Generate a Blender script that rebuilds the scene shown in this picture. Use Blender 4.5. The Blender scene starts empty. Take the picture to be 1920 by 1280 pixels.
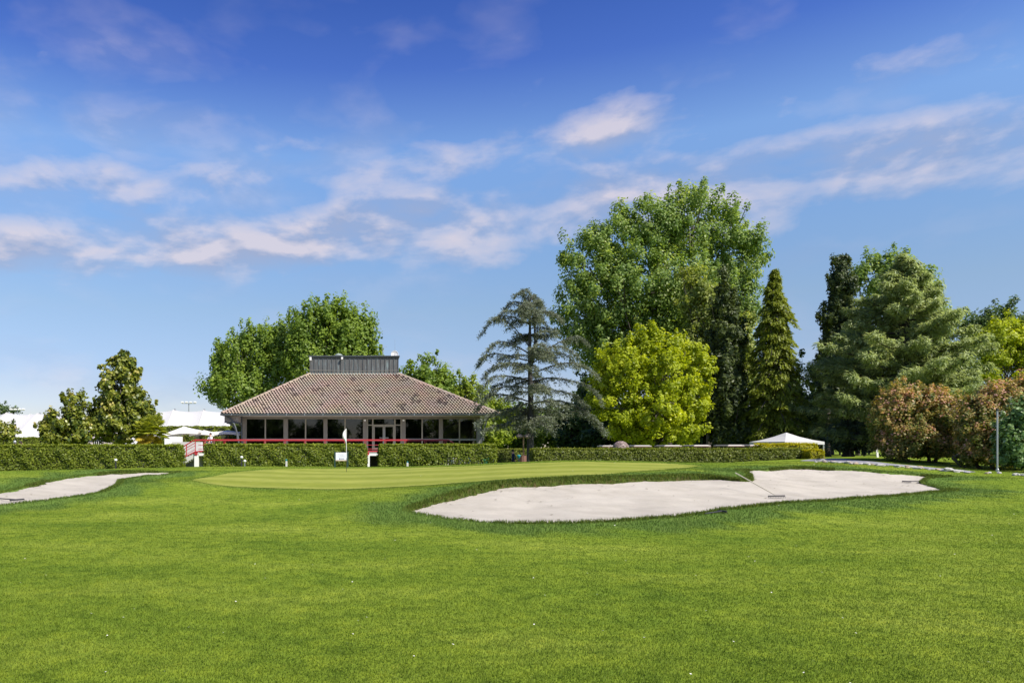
import bpy, bmesh, math
import numpy as np
from mathutils import Vector, Matrix
R = math.radians
rng = np.random.default_rng(7)
sc = bpy.context.scene
COL = sc.collection

# ------------------------------------------------------------------ camera
EYE, FPX, CX, HY = 1.65, 1400.0, 690.0, 840.0      # eye height, focal length and horizon in photo pixels
cam_d = bpy.data.cameras.new('camera'); cam = bpy.data.objects.new('camera', cam_d); COL.objects.link(cam)
cam.location = (0, 0, EYE); cam.rotation_euler = (R(90), 0, 0)
cam_d.sensor_width = 36.0; cam_d.lens = 36.0 * FPX / 1920.0
cam_d.shift_y = (HY - 640.0) / 1920.0; cam_d.shift_x = (960.0 - CX) / 1920.0   # the photograph is an off-centre crop
cam_d.clip_start = 0.1; cam_d.clip_end = 5000
sc.camera = cam

# ------------------------------------------------------------------ light
SUN_AZ, SUN_EL = R(134), R(48)                    # azimuth clockwise from +Y (view direction)
to_sun = Vector((math.sin(SUN_AZ) * math.cos(SUN_EL), math.cos(SUN_AZ) * math.cos(SUN_EL), math.sin(SUN_EL)))
sun_d = bpy.data.lights.new('sun', 'SUN'); sun_d.energy = 5.0; sun_d.angle = R(0.55); sun_d.color = (1.0, 0.94, 0.84)
sun = bpy.data.objects.new('sun', sun_d); COL.objects.link(sun)
sun.rotation_euler = (-to_sun).to_track_quat('-Z', 'Y').to_euler()
sun.location = to_sun * 100
sc.view_settings.view_transform = 'Standard'; sc.view_settings.look = 'None'
sc.view_settings.gamma = 1.0; sc.view_settings.use_curve_mapping = False
sc.view_settings.exposure = 0.55

world = bpy.data.worlds.new('World'); sc.world = world; world.use_nodes = True
nt = world.node_tree; N = nt.nodes; L = nt.links; N.clear()
def wn(t, **kw):
    n = N.new(t)
    for k, v in kw.items(): setattr(n, k, v)
    return n
def wmath(op, a, b=None, c=None, clamp=False):
    n = wn('ShaderNodeMath', operation=op, use_clamp=clamp)
    for i, v in enumerate((a, b, c)):
        if v is None: continue
        if isinstance(v, (int, float)): n.inputs[i].default_value = v
        else: L.new(v, n.inputs[i])
    return n.outputs[0]
sky = wn('ShaderNodeTexSky', sky_type='NISHITA'); sky.sun_disc = False
sky.sun_elevation = SUN_EL; sky.sun_rotation = SUN_AZ; sky.altitude = 100; sky.air_density = 1.0; sky.dust_density = 0.1; sky.ozone_density = 3.0
hs = wn('ShaderNodeHueSaturation'); hs.inputs['Saturation'].default_value = 1.22; hs.inputs['Value'].default_value = 1.0
L.new(sky.outputs[0], hs.inputs['Color'])
tcd = wn('ShaderNodeTexCoord'); sep = wn('ShaderNodeSeparateXYZ'); L.new(tcd.outputs['Generated'], sep.inputs[0])
az = wmath('ARCTAN2', sep.outputs[0], sep.outputs[1]); el = wmath('ARCSINE', sep.outputs[2])
def cnoise(kx, ky, off, scale, detail, rough, dist=0.0, el_off=0.0):
    cv = wn('ShaderNodeCombineXYZ')
    L.new(wmath('MULTIPLY', az, kx), cv.inputs[0]); L.new(wmath('MULTIPLY', wmath('ADD', el, el_off), ky), cv.inputs[1]); cv.inputs[2].default_value = off
    n = wn('ShaderNodeTexNoise'); n.inputs['Scale'].default_value = scale; n.inputs['Detail'].default_value = detail
    n.inputs['Roughness'].default_value = rough; n.inputs['Distortion'].default_value = dist
    L.new(cv.outputs[0], n.inputs['Vector']); return n.outputs['Fac']
def band(centre, width):
    d = wmath('DIVIDE', wmath('SUBTRACT', el, centre), width)
    return wmath('EXPONENT', wmath('MULTIPLY', wmath('MULTIPLY', d, d), -1.0))
# real skies shade from deep blue overhead to pale lavender blue low down
tr_ = wn('ShaderNodeValToRGB'); e_ = tr_.color_ramp.elements
e_[0].position = 0.0; e_[0].color = (0.50, 0.47, 0.58, 1); e_[1].position = 0.62; e_[1].color = (0.36, 0.38, 0.74, 1)
for p_, c_ in ((0.10, (0.70, 0.58, 0.63)), (0.18, (1.00, 0.75, 0.68)), (0.28, (1.25, 0.95, 0.88)), (0.37, (1.62, 1.17, 1.08)), (0.47, (0.76, 0.64, 0.95))):
    q_ = tr_.color_ramp.elements.new(p_); q_.color = (*c_, 1)
L.new(el, tr_.inputs[0])
tint = wn('ShaderNodeMix', data_type='RGBA', blend_type='MULTIPLY'); tint.inputs[0].default_value = 1.0
L.new(hs.outputs[0], tint.inputs[6]); L.new(tr_.outputs[0], tint.inputs[7])
# the long cloud bank climbs gently from left to right
cen = wmath('ADD', wmath('MULTIPLY', wmath('SINE', wmath('MULTIPLY', wmath('ADD', az, 0.12), 2.6)), 0.040), 0.262)
bk = wmath('MAXIMUM', band(cen, 0.058), wmath('MULTIPLY', band(wmath('ADD', cen, 0.085), 0.045), 0.62))
big1 = cnoise(6.4, 14.0, 4.7, 1.0, 8.0, 0.53, 0.15)
big2 = cnoise(6.4, 14.0, 4.7, 1.0, 8.0, 0.53, 0.15, 0.016)
dens = wmath('SUBTRACT', wmath('ADD', wmath('MULTIPLY', bk, 0.42), big1), 0.715)
bank = wmath('MULTIPLY', dens, 3.6, clamp=True)
wisp = cnoise(4.4, 9.0, 9.1, 1.6, 4.5, 0.5, 0.25)
wband = wmath('ADD', band(0.36, 0.17), wmath('MULTIPLY', band(0.09, 0.07), 0.8))
left = wmath('MULTIPLY', wmath('SINE', az), -0.10)
wd = wmath('MULTIPLY', wmath('SUBTRACT', wmath('ADD', wisp, left), 0.50), 2.2, clamp=True)
wd = wmath('MULTIPLY', wd, wmath('MULTIPLY', wband, 0.5))
cover = wmath('MAXIMUM', wmath('MULTIPLY', bank, 0.76), wd)
edge = wmath('ADD', wmath('MULTIPLY', wmath('SUBTRACT', big1, big2), 8.5), 0.58, clamp=True)
cc = wn('ShaderNodeMix', data_type='RGBA'); L.new(edge, cc.inputs[0])
cc.inputs[6].default_value = (2.1, 2.35, 3.3, 1); cc.inputs[7].default_value = (4.3, 3.85, 4.1, 1)
mixc = wn('ShaderNodeMix', data_type='RGBA'); L.new(cover, mixc.inputs[0]); L.new(tint.outputs[2], mixc.inputs[6]); L.new(cc.outputs[2], mixc.inputs[7])
bg = wn('ShaderNodeBackground'); bg.inputs['Strength'].default_value = 0.125; L.new(mixc.outputs[2], bg.inputs[0])
wo = wn('ShaderNodeOutputWorld'); L.new(bg.outputs[0], wo.inputs[0])

# ------------------------------------------------------------------ helpers
def tag(o, label=None, cat=None, group=None, kind=None):
    if label: o['label'] = label
    if cat: o['category'] = cat
    if group: o['group'] = group
    if kind: o['kind'] = kind
    return o
def empty(name, loc=(0, 0, 0), label=None, cat=None, group=None, rz=0.0):
    o = bpy.data.objects.new(name, None); COL.objects.link(o); o.location = loc; o.rotation_euler = (0, 0, rz)
    o.empty_display_size = 0.2
    return tag(o, label, cat, group)
def link(name, me, mat=None, parent=None, smooth=False):
    o = bpy.data.objects.new(name, me); COL.objects.link(o)
    if mat is not None:
        for m in (mat if isinstance(mat, (list, tuple)) else [mat]): me.materials.append(m)
    if parent is not None:
        o.parent = parent
    if smooth: me.polygons.foreach_set('use_smooth', np.ones(len(me.polygons), dtype=bool))
    return o
def W(px, py, Y):
    return Vector(((px - CX) * Y / FPX, Y, EYE + (HY - py) * Y / FPX))
def np_mesh(name, verts, faces, k):
    """faces: (n,k) int array"""
    me = bpy.data.meshes.new(name)
    verts = np.ascontiguousarray(verts, dtype=np.float32); faces = np.ascontiguousarray(faces, dtype=np.int32)
    me.vertices.add(len(verts)); me.vertices.foreach_set('co', verts.ravel())
    me.loops.add(faces.size); me.loops.foreach_set('vertex_index', faces.ravel())
    me.polygons.add(len(faces)); me.polygons.foreach_set('loop_start', np.arange(0, faces.size, k, dtype=np.int32))
    me.update(calc_edges=True); return me
def face_attr(me, name, vals):
    a = me.attributes.new(name, 'FLOAT', 'FACE'); a.data.foreach_set('value', np.ascontiguousarray(vals, dtype=np.float32))
def point_attr(me, name, vals):
    a = me.attributes.new(name, 'FLOAT', 'POINT'); a.data.foreach_set('value', np.ascontiguousarray(vals, dtype=np.float32))

class MB:
    """collects boxes, tubes and polygons into one mesh (coordinates local to the parent)"""
    def __init__(s): s.v = []; s.f = []; s.m = []
    def add(s, vs, fs, m=0):
        o = len(s.v); s.v += [tuple(v) for v in vs]
        for f in fs: s.f.append(tuple(o + i for i in f)); s.m.append(m)
    def box(s, a, b, m=0, rot=None, piv=None):
        x0, y0, z0 = a; x1, y1, z1 = b
        vs = [Vector(p) for p in ((x0,y0,z0),(x1,y0,z0),(x1,y1,z0),(x0,y1,z0),(x0,y0,z1),(x1,y0,z1),(x1,y1,z1),(x0,y1,z1))]
        if rot is not None:
            c = Vector(piv) if piv is not None else sum(vs, Vector()) / 8
            vs = [c + rot @ (v - c) for v in vs]
        s.add(vs, [(0,3,2,1),(4,5,6,7),(0,1,5,4),(1,2,6,5),(2,3,7,6),(3,0,4,7)], m)
        return s
    def tube(s, pts, rad, n=8, m=0, cap=True):
        pts = [Vector(p) for p in pts]; k = len(pts)
        rad = [rad] * k if isinstance(rad, (int, float)) else rad
        vs = []; up = None
        for i, p in enumerate(pts):
            d = (pts[min(i + 1, k - 1)] - pts[max(i - 1, 0)]).normalized()
            if up is None: up = Vector((0, 0, 1)) if abs(d.z) < .9 else Vector((1, 0, 0))
            a = d.cross(up).normalized(); b = a.cross(d).normalized(); up = b
            for j in range(n):
                t = 2 * math.pi * j / n
                vs.append(p + (a * math.cos(t) + b * math.sin(t)) * rad[i])
        fs = []
        for i in range(k - 1):
            for j in range(n):
                fs.append((i*n+j, i*n+(j+1) % n, (i+1)*n+(j+1) % n, (i+1)*n+j))
        if cap: fs.append(tuple(range(n - 1, -1, -1))); fs.append(tuple((k-1)*n + j for j in range(n)))
        s.add(vs, fs, m); return s
    def lathe(s, c, prof, n=16, m=0):
        c = Vector(c); vs = []; fs = []
        for r, z in prof:
            for j in range(n):
                t = 2 * math.pi * j / n; vs.append(c + Vector((r * math.cos(t), r * math.sin(t), z)))
        for i in range(len(prof) - 1):
            for j in range(n): fs.append((i*n+j, i*n+(j+1) % n, (i+1)*n+(j+1) % n, (i+1)*n+j))
        s.add(vs, fs, m); return s
    def build(s, name, mat, parent=None, smooth=False, bevel=0.0):
        me = bpy.data.meshes.new(name); me.from_pydata([tuple(v) for v in s.v], [], s.f); me.update()
        if any(s.m): me.polygons.foreach_set('material_index', s.m)
        o = link(name, me, mat, parent, smooth)
        if bevel:
            b = o.modifiers.new('bevel', 'BEVEL'); b.width = bevel; b.segments = 2; b.limit_method = 'ANGLE'
        return o
def copy_tree(o, parent=None):
    c = o.copy(); COL.objects.link(c); c.parent = parent
    for ch in o.children: copy_tree(ch, c)
    return c

# ------------------------------------------------------------------ materials
def mat_nodes(name):
    m = bpy.data.materials.new(name); m.use_nodes = True
    nt = m.node_tree; b = nt.nodes['Principled BSDF']; return m, nt, b
def plain(name, col, rough=0.6, metal=0.0, var=0.12, scale=6.0, bump=0.0, spec=0.5):
    m, nt, b = mat_nodes(name)
    tc = nt.nodes.new('ShaderNodeTexCoord'); n = nt.nodes.new('ShaderNodeTexNoise'); n.inputs['Scale'].default_value = scale; n.inputs['Detail'].default_value = 6
    nt.links.new(tc.outputs['Object'], n.inputs['Vector'])
    mx = nt.nodes.new('ShaderNodeMix'); mx.data_type = 'RGBA'
    mx.inputs[6].default_value = (*[c * (1 - var) for c in col], 1); mx.inputs[7].default_value = (*[min(1, c * (1 + var)) for c in col], 1)
    nt.links.new(n.outputs['Fac'], mx.inputs[0]); nt.links.new(mx.outputs[2], b.inputs['Base Color'])
    b.inputs['Roughness'].default_value = rough; b.inputs['Metallic'].default_value = metal; b.inputs['Specular IOR Level'].default_value = spec
    if bump:
        bp = nt.nodes.new('ShaderNodeBump'); bp.inputs['Strength'].default_value = bump; bp.inputs['Distance'].default_value = 0.02
        nt.links.new(n.outputs['Fac'], bp.inputs['Height']); nt.links.new(bp.outputs[0], b.inputs['Normal'])
    return m
def leafmat(name, dark, light, trans=0.35, rough=0.5, tcol=None, spec=0.35, third=None, tpos=.88, dpos=0.0):
    """leaf colour runs from dark to light with the per-leaf number rnd"""
    m, nt, b = mat_nodes(name)
    a = nt.nodes.new('ShaderNodeAttribute'); a.attribute_name = 'rnd'
    cr = nt.nodes.new('ShaderNodeValToRGB'); e = cr.color_ramp.elements
    e[0].color = (*dark, 1); e[1].color = (*light, 1); e[0].position = dpos
    if third is not None:
        x = cr.color_ramp.elements.new(tpos); x.color = (*light, 1); cr.color_ramp.elements[2].color = (*third, 1)
    nt.links.new(a.outputs['Fac'], cr.inputs[0]); nt.links.new(cr.outputs[0], b.inputs['Base Color'])
    b.inputs['Roughness'].default_value = rough; b.inputs['Specular IOR Level'].default_value = spec
    t = nt.nodes.new('ShaderNodeBsdfTranslucent'); g = nt.nodes.new('ShaderNodeMix'); g.data_type = 'RGBA'; g.blend_type = 'MULTIPLY'; g.inputs[0].default_value = 1
    g.inputs[7].default_value = (*(tcol or (1.3, 1.25, 0.55)), 1); nt.links.new(cr.outputs[0], g.inputs[6]); nt.links.new(g.outputs[2], t.inputs[0])
    mx = nt.nodes.new('ShaderNodeMixShader'); mx.inputs[0].default_value = trans
    nt.links.new(b.outputs[0], mx.inputs[1]); nt.links.new(t.outputs[0], mx.inputs[2])
    nt.links.new(mx.outputs[0], nt.nodes['Material Output'].inputs[0]); return m
M = {}
M['white'] = plain('white_paint', (0.78, 0.77, 0.75), 0.5, var=0.06)
M['concrete'] = plain('pale_concrete', (0.52, 0.51, 0.49), 0.8, var=0.2, scale=3, bump=0.2)
M['red'] = plain('red_steel', (0.42, 0.035, 0.045), 0.4, var=0.15)
M['gutter'] = plain('dark_gutter', (0.075, 0.085, 0.09), 0.45, metal=0.2, var=0.2)
M['clip'] = plain('gutter_clip', (0.35, 0.37, 0.38), 0.4, metal=0.6)
M['column'] = plain('taupe_column', (0.15, 0.13, 0.105), 0.6, var=0.15, scale=3)
M['frame'] = plain('bronze_frame', (0.24, 0.21, 0.16), 0.45, metal=0.3, var=0.1)
M['greyframe'] = plain('grey_frame', (0.21, 0.205, 0.195), 0.45, metal=0.3, var=0.1)
M['soffit'] = plain('soffit_board', (0.38, 0.34, 0.29), 0.8, var=0.1)
M['pebble'] = plain('pebbled_panel', (0.22, 0.19, 0.17), 0.9, var=0.8, scale=9, bump=0.4)
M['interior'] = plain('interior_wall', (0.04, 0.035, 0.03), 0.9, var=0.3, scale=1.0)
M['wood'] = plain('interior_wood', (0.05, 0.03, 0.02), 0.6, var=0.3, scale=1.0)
M['bark'] = plain('bark', (0.10, 0.085, 0.07), 0.95, var=0.45, scale=7, bump=0.8)
M['greybark'] = plain('grey_bark', (0.06, 0.055, 0.05), 0.95, var=0.4, scale=6, bump=0.8)
M['twig'] = plain('hedge_twig', (0.045, 0.05, 0.022), 0.95, var=0.5, scale=10, bump=0.5)
M['fabric'] = plain('white_membrane', (0.50, 0.495, 0.485), 0.7, var=0.08, scale=0.5)
M['canvas'] = plain('cream_canvas', (0.80, 0.77, 0.72), 0.8, var=0.04)
M['beige'] = plain('beige_canvas', (0.55, 0.42, 0.30), 0.8)
M['steel'] = plain('galvanised_steel', (0.45, 0.46, 0.48), 0.4, metal=0.7, var=0.15)
M['black'] = plain('black_plastic', (0.025, 0.025, 0.027), 0.5, var=0.2)
M['darkgreen'] = plain('dark_green_paint', (0.02, 0.05, 0.04), 0.45, var=0.15)
M['seat'] = plain('cream_vinyl', (0.55, 0.50, 0.40), 0.5)
M['cartbody'] = plain('cart_body', (0.35, 0.36, 0.34), 0.35, var=0.05)
M['cartroof'] = plain('cart_roof', (0.50, 0.47, 0.44), 0.4, var=0.05)
M['cartrim'] = plain('cart_roof_rim', (0.30, 0.19, 0.15), 0.5, var=0.1)
M['tyre'] = plain('tyre_rubber', (0.02, 0.02, 0.02), 0.9)
M['teal'] = plain('teal_plastic', (0.01, 0.22, 0.26), 0.4)
M['brownwood'] = plain('brown_slats', (0.22, 0.11, 0.08), 0.7, var=0.25)
M['lampbrown'] = plain('brown_lamp_steel', (0.30, 0.17, 0.08), 0.5)
M['lampshade'] = plain('brown_lamp_hood', (0.24, 0.19, 0.15), 0.4)
M['rakewood'] = plain('rake_handle', (0.55, 0.50, 0.36), 0.6)
M['stone'] = plain('pale_stone', (0.40, 0.385, 0.36), 0.85, var=0.25, scale=9, bump=0.5)
M['stone2'] = plain('warm_stone', (0.40, 0.31, 0.24), 0.85, var=0.25, scale=9, bump=0.5)
M['stone3'] = plain('dark_stone', (0.16, 0.16, 0.17), 0.85, var=0.3, scale=9, bump=0.5)
M['skin'] = plain('skin', (0.50, 0.30, 0.21), 0.55)
M['hair'] = plain('dark_hair', (0.03, 0.02, 0.015), 0.7)
M['navy'] = plain('navy_cloth', (0.015, 0.025, 0.08), 0.85)
M['charcoal'] = plain('charcoal_cloth', (0.02, 0.02, 0.022), 0.85)
M['shirt'] = plain('white_shirt', (0.72, 0.72, 0.74), 0.85)
M['blue'] = plain('blue_cloth', (0.05, 0.12, 0.35), 0.8)
M['pink'] = plain('pink_red_cloth', (0.5, 0.06, 0.12), 0.8)
M['khaki'] = plain('khaki_cloth', (0.4, 0.33, 0.24), 0.85)
M['signface'] = plain('sign_face', (0.74, 0.75, 0.80), 0.4, var=0.03)
M['print'] = plain('grey_print', (0.42, 0.43, 0.5), 0.6)
M['printdark'] = plain('dark_print', (0.05, 0.05, 0.12), 0.6)
M['stucco'] = plain('pinkish_stucco', (0.58, 0.50, 0.46), 0.9)
M['copperpale'] = plain('pale_copper_flashing', (0.28, 0.33, 0.29), 0.6, var=0.3, scale=4)
M['cable'] = plain('cable', (0.20, 0.19, 0.16), 0.6)

def glass():
    m, nt, b = mat_nodes('window_glass')
    nt.nodes.remove(b)
    t = nt.nodes.new('ShaderNodeBsdfTransparent'); t.inputs[0].default_value = (0.5, 0.52, 0.5, 1)
    g = nt.nodes.new('ShaderNodeBsdfGlossy'); g.inputs['Roughness'].default_value = 0.02
    fr = nt.nodes.new('ShaderNodeFresnel'); fr.inputs[0].default_value = 1.7
    mx = nt.nodes.new('ShaderNodeMixShader'); nt.links.new(fr.outputs[0], mx.inputs[0]); nt.links.new(t.outputs[0], mx.inputs[1]); nt.links.new(g.outputs[0], mx.inputs[2])
    nt.links.new(mx.outputs[0], nt.nodes['Material Output'].inputs[0]); return m
M['glass'] = glass()
def copper():
    m, nt, b = mat_nodes('weathered_copper')
    tc = nt.nodes.new('ShaderNodeTexCoord'); mp = nt.nodes.new('ShaderNodeMapping'); mp.inputs['Scale'].default_value = (5.0, 5.0, 0.55)
    nt.links.new(tc.outputs['Object'], mp.inputs[0])
    n = nt.nodes.new('ShaderNodeTexNoise'); n.inputs['Scale'].default_value = 1.3; n.inputs['Detail'].default_value = 7; n.inputs['Roughness'].default_value = 0.65
    nt.links.new(mp.outputs[0], n.inputs['Vector'])
    cr = nt.nodes.new('ShaderNodeValToRGB'); e = cr.color_ramp.elements
    e[0].position = 0.38; e[0].color = (0.10, 0.095, 0.09, 1); e[1].position = 0.72; e[1].color = (0.24, 0.31, 0.31, 1)
    x = cr.color_ramp.elements.new(0.55); x.color = (0.125, 0.13, 0.13, 1)
    nt.links.new(n.outputs['Fac'], cr.inputs[0]); nt.links.new(cr.outputs[0], b.inputs['Base Color'])
    b.inputs['Roughness'].default_value = 0.5; b.inputs['Metallic'].default_value = 0.25; return m
M['copper'] = copper()
def tilemat():
    m, nt, b = mat_nodes('clay_roof_tile')
    a = nt.nodes.new('ShaderNodeAttribute'); a.attribute_name = 'rnd'
    cr = nt.nodes.new('ShaderNodeValToRGB'); e = cr.color_ramp.elements
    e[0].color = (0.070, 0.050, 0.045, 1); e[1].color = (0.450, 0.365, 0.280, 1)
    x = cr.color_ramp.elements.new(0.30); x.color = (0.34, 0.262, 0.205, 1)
    tc = nt.nodes.new('ShaderNodeTexCoord'); n = nt.nodes.new('ShaderNodeTexNoise'); n.inputs['Scale'].default_value = 0.7; n.inputs['Detail'].default_value = 5
    nt.links.new(tc.outputs['Object'], n.inputs['Vector'])
    mul = nt.nodes.new('ShaderNodeMix'); mul.data_type = 'RGBA'; mul.blend_type = 'MULTIPLY'; mul.inputs[0].default_value = 0.35
    nt.links.new(a.outputs['Fac'], cr.inputs[0]); nt.links.new(cr.outputs[0], mul.inputs[6]); nt.links.new(n.outputs['Color'], mul.inputs[7])
    nt.links.new(mul.outputs[2], b.inputs['Base Color']); b.inputs['Roughness'].default_value = 0.85; return m
M['tile'] = tilemat()

# ------------------------------------------------------------------ terrain
# control points of the ground: (photo x, photo y, distance) -> plan position and height
CP = [(0,895,28),(0,916,24.4),(-60,900,26),(-60,931,21.6),(0,951,20.3),(0,887,40),(100,892,30.5),(100,884,40),(120,936,22.3),(200,882,34.2),(250,882,36),
      (200,927,24),(262,904,27.8),(240,902.5,28.9),(275,896,32.6),(305,893.5,33.6),(290,905,27),(300,883,37),(340,882,38),(330,890,34),(200,960,18.7),(300,960,18.9),(450,960,19),(600,955,19),
      (368,898,30),(450,911,27),(500,930,23),(650,916,25.5),(650,945,19.6),(800,910,24),(745,928,20.5),(720,965,17.4),(900,902,24),(885,908,21.8),(838,920.5,20.5),(797,934,19.3),
      (1000,896,23.4),(1100,892.5,23.8),(1230,890,25.3),(1320,888,26.5),(1395,886,27.2),(1250,882,27),(1100,888,25.5),(1180,880,28.5),
      (1385,880,29.8),(1440,876,30.8),(1500,873,32),(1600,876,31.4),(1690,884,30.8),(1760,890,30.2),(1790,893,29.9),(1850,897,27.6),(1900,891,30.3),(1770,908,27.4),
      (500,880,38),(650,884.5,37),(800,882,34),(950,876,33),(1100,871,32),(1200,872,33),
      (380,875,44.5),(500,874,44.5),(650,875,44.5),(850,871.5,42),(960,866.5,40),(1100,862.5,38.5),(1200,864.5,39),(1300,867.5,39.5),(1400,868.5,40),(1500,868,40),
      (1545,866,40),(1600,868.5,36.5),(1680,874,34),(1760,881.5,32),(1870,888,31),(1640,857,45),(1750,868,40),(1570,857,60),(1900,882,36),
      (0,884,45),(150,880,45),(300,876,45)]
def cp3(c):
    p = W(*c); return (p.x, p.y, p.z)
PTS = [cp3(c) for c in CP]; OFF = (960.0 - CX) / FPX
for Y in (-6, 0, 4.5, 8, 11):
    for X in (-16, -8, 0, 8, 16): PTS.append((X + OFF*Y, Y, 0.0))
PTS += [(a + OFF*b, b, c) for a, b, c in [(-9,13.5,0.02),(-4,14,0.02),(0,13,0.0),(5,13,0.0),(10,14,0.0),(14,17,0.03),(16,21,0.12),(11,19,0.04),(22,20,0.1),(28,28,0.5),(0,14.5,0.03),(3,14.3,0.02),(6,16,0.05),(-2.2,16.5,0.08),
        (-24,20,0.1),(-30,30,0.4),(-40,45,0.2),(-30,45,0.25)]]
for X in (-45, -30, -20, -10, 0): PTS.append((X + OFF*56, 56, 0.15))
PTS += [(a + OFF*b, b, c) for a, b, c in [(10,55,0.35),(20,60,0.85),(28,45,0.95),(34,55,1.0)]]
PTS = np.array(PTS)
def tps_fit(P, lam=0.02):
    n = len(P); d = np.sqrt(((P[:, None, :2] - P[None, :, :2]) ** 2).sum(-1)); K = np.where(d > 0, d * d * np.log(np.maximum(d, 1e-9)), 0) + lam * np.eye(n)
    Q = np.c_[np.ones(n), P[:, :2]]; A = np.block([[K, Q], [Q.T, np.zeros((3, 3))]])
    return np.linalg.solve(A, np.r_[P[:, 2], 0, 0, 0])
def tps_eval(P, w, x, y):
    out = np.empty(x.size); xf, yf = x.ravel(), y.ravel(); n = len(P)
    for i in range(0, x.size, 20000):
        xx, yy = xf[i:i+20000], yf[i:i+20000]
        d2 = (xx[:, None] - P[None, :, 0]) ** 2 + (yy[:, None] - P[None, :, 1]) ** 2
        out[i:i+20000] = (0.5 * d2 * np.log(np.maximum(d2, 1e-12))) @ w[:n] + w[n] + w[n+1] * xx + w[n+2] * yy
    return out.reshape(x.shape)
WT = tps_fit(PTS)
def sstep(a, b, t):
    t = np.clip((t - a) / (b - a), 0, 1); return t * t * (3 - 2 * t)
def base_z(x, y):
    xc = np.clip(x, -36, 46); yc = np.clip(y, -6, 60)
    z = tps_eval(PTS, WT, xc, yc)
    far = 0.15 + 0.8 * sstep(16, 33, x)
    return z * (1 - sstep(52, 66, y)) + far * sstep(52, 66, y)
BUNK = {
 'left': [(-70,956,.03),(0,950,.05),(60,943,.08),(120,935,.11),(180,926,.15),(212,918,.2),(222,911,.24),(225,904,.29),(240,898.5,.34),(275,893.5,.38),(300,892,.4),(325,888.5,.43),(333,886.8,.45),
          (300,886.2,.46),(250,887,.47),(200,889.5,.47),(160,893,.46),(120,899,.42),(80,907,.36),(40,917,.28),(10,924,.24),(-70,937,.2)],
 'right': [(762,960,.12),(800,968,.09),(850,976,.06),(900,982,.04),(950,985,.03),(1050,985.5,.03),(1150,983,.03),(1250,977,.04),(1330,968,.06),(1450,955,.08),(1600,942,.1),(1700,934,.12),(1787,923,.16),
           (1770,919,.2),(1740,910,.28),(1727,905.5,.33),(1740,901,.39),(1765,899,.42),(1780,897,.45),(1755,895.5,.48),(1730,893,.52),(1690,889,.6),(1640,885,.68),(1580,881.5,.74),(1500,879.5,.77),(1440,882,.75),(1387,885.5,.7),
           (1400,893,.6),(1408,899,.54),(1396,901.5,.55),(1370,901,.55),(1320,899.5,.55),(1230,902,.55),(1150,905,.54),(1080,908,.52),(1000,911,.5),(940,916,.45),(890,926,.36),(840,938,.27),(800,948,.2),(775,955,.15)]}
def catmull(P, n=6):
    P = np.array(P); out = []
    k = len(P)
    for i in range(k):
        p0, p1, p2, p3 = P[i-1], P[i], P[(i+1) % k], P[(i+2) % k]
        for t in np.linspace(0, 1, n, endpoint=False):
            out.append(0.5 * ((2*p1) + (-p0+p2)*t + (2*p0-5*p1+4*p2-p3)*t*t + (-p0+3*p1-3*p2+p3)*t**3))
    return np.array(out)
def sdist(poly, x, y):
    """signed distance to a plan polygon, negative inside"""
    xf, yf = x.ravel(), y.ravel(); best = np.full(xf.size, 1e9); ins = np.zeros(xf.size, bool); n = len(poly)
    for i in range(n):
        ax, ay = poly[i]; bx, by = poly[(i+1) % n]; dx, dy = bx-ax, by-ay
        t = np.clip(((xf-ax)*dx + (yf-ay)*dy) / (dx*dx+dy*dy+1e-12), 0, 1)
        best = np.minimum(best, np.hypot(xf-ax-t*dx, yf-ay-t*dy))
        c = ((ay > yf) != (by > yf)); ins ^= c & (xf < (bx-ax)*(yf-ay)/(by-ay+1e-15)+ax)
    return np.where(ins, -best, best).reshape(x.shape)
BK = {}
for k, ol in BUNK.items():
    p = []
    for px, py, z in ol:
        Y = (EYE - z) * FPX / (py - HY); p.append(((px-CX)*Y/FPX, Y, z))
    p = catmull(p, 7)
    j = rng.normal(0, 0.035, (len(p), 2)); p[:, :2] += j           # ragged turf edge
    sub = p[::4]
    BK[k] = dict(poly=p[:, :2], z=p[:, 2], fitp=sub, w=tps_fit(sub, 0.3), x0=p[:,0].min(), x1=p[:,0].max(), y0=p[:,1].min(), y1=p[:,1].max())
def bunker_fields(k, x, y):
    b = BK[k]; d = np.full(x.shape, 9.0); s = np.zeros(x.shape)
    near = (x > b['x0']-3) & (x < b['x1']+3) & (y > b['y0']-3) & (y < b['y1']+3)
    if near.any():
        d[near] = sdist(b['poly'], x[near], y[near])
        s[near] = tps_eval(b['fitp'], b['w'], x[near], y[near]) - 0.10 * sstep(0, 2.2, -d[near])
    return d, s
def ground_fields(x, y):
    """lawn height, distance to the nearer bunker"""
    z = base_z(x, y); dm = np.full(x.shape, 9.0)
    for k in BK:
        d, s = bunker_fields(k, x, y)
        rim = np.abs(d) < 1.0
        z = np.where(rim & (d > -0.3), np.maximum(z, s + 0.045 * sstep(1.0, 0.3, np.abs(d))), z)
        z = z - sstep(0.0, 0.13, -d) * (z - s + 0.16) * (d < 0)
        dm = np.minimum(dm, d)
    return z, dm
def gz(x, y):
    z, _ = ground_fields(np.array([float(x)]), np.array([float(y)])); return float(z[0])
def hit(px, py, y0=4.0, y1=70.0):
    """where the sight line through a photo point meets the ground"""
    Y = np.linspace(y0, y1, 1400); X = (px - CX) * Y / FPX; z = base_z(X, Y)
    q = HY + (EYE - z) * FPX / Y; i = np.argmax(q <= py)
    return float(X[i]), float(Y[i]), float(z[i])

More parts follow.
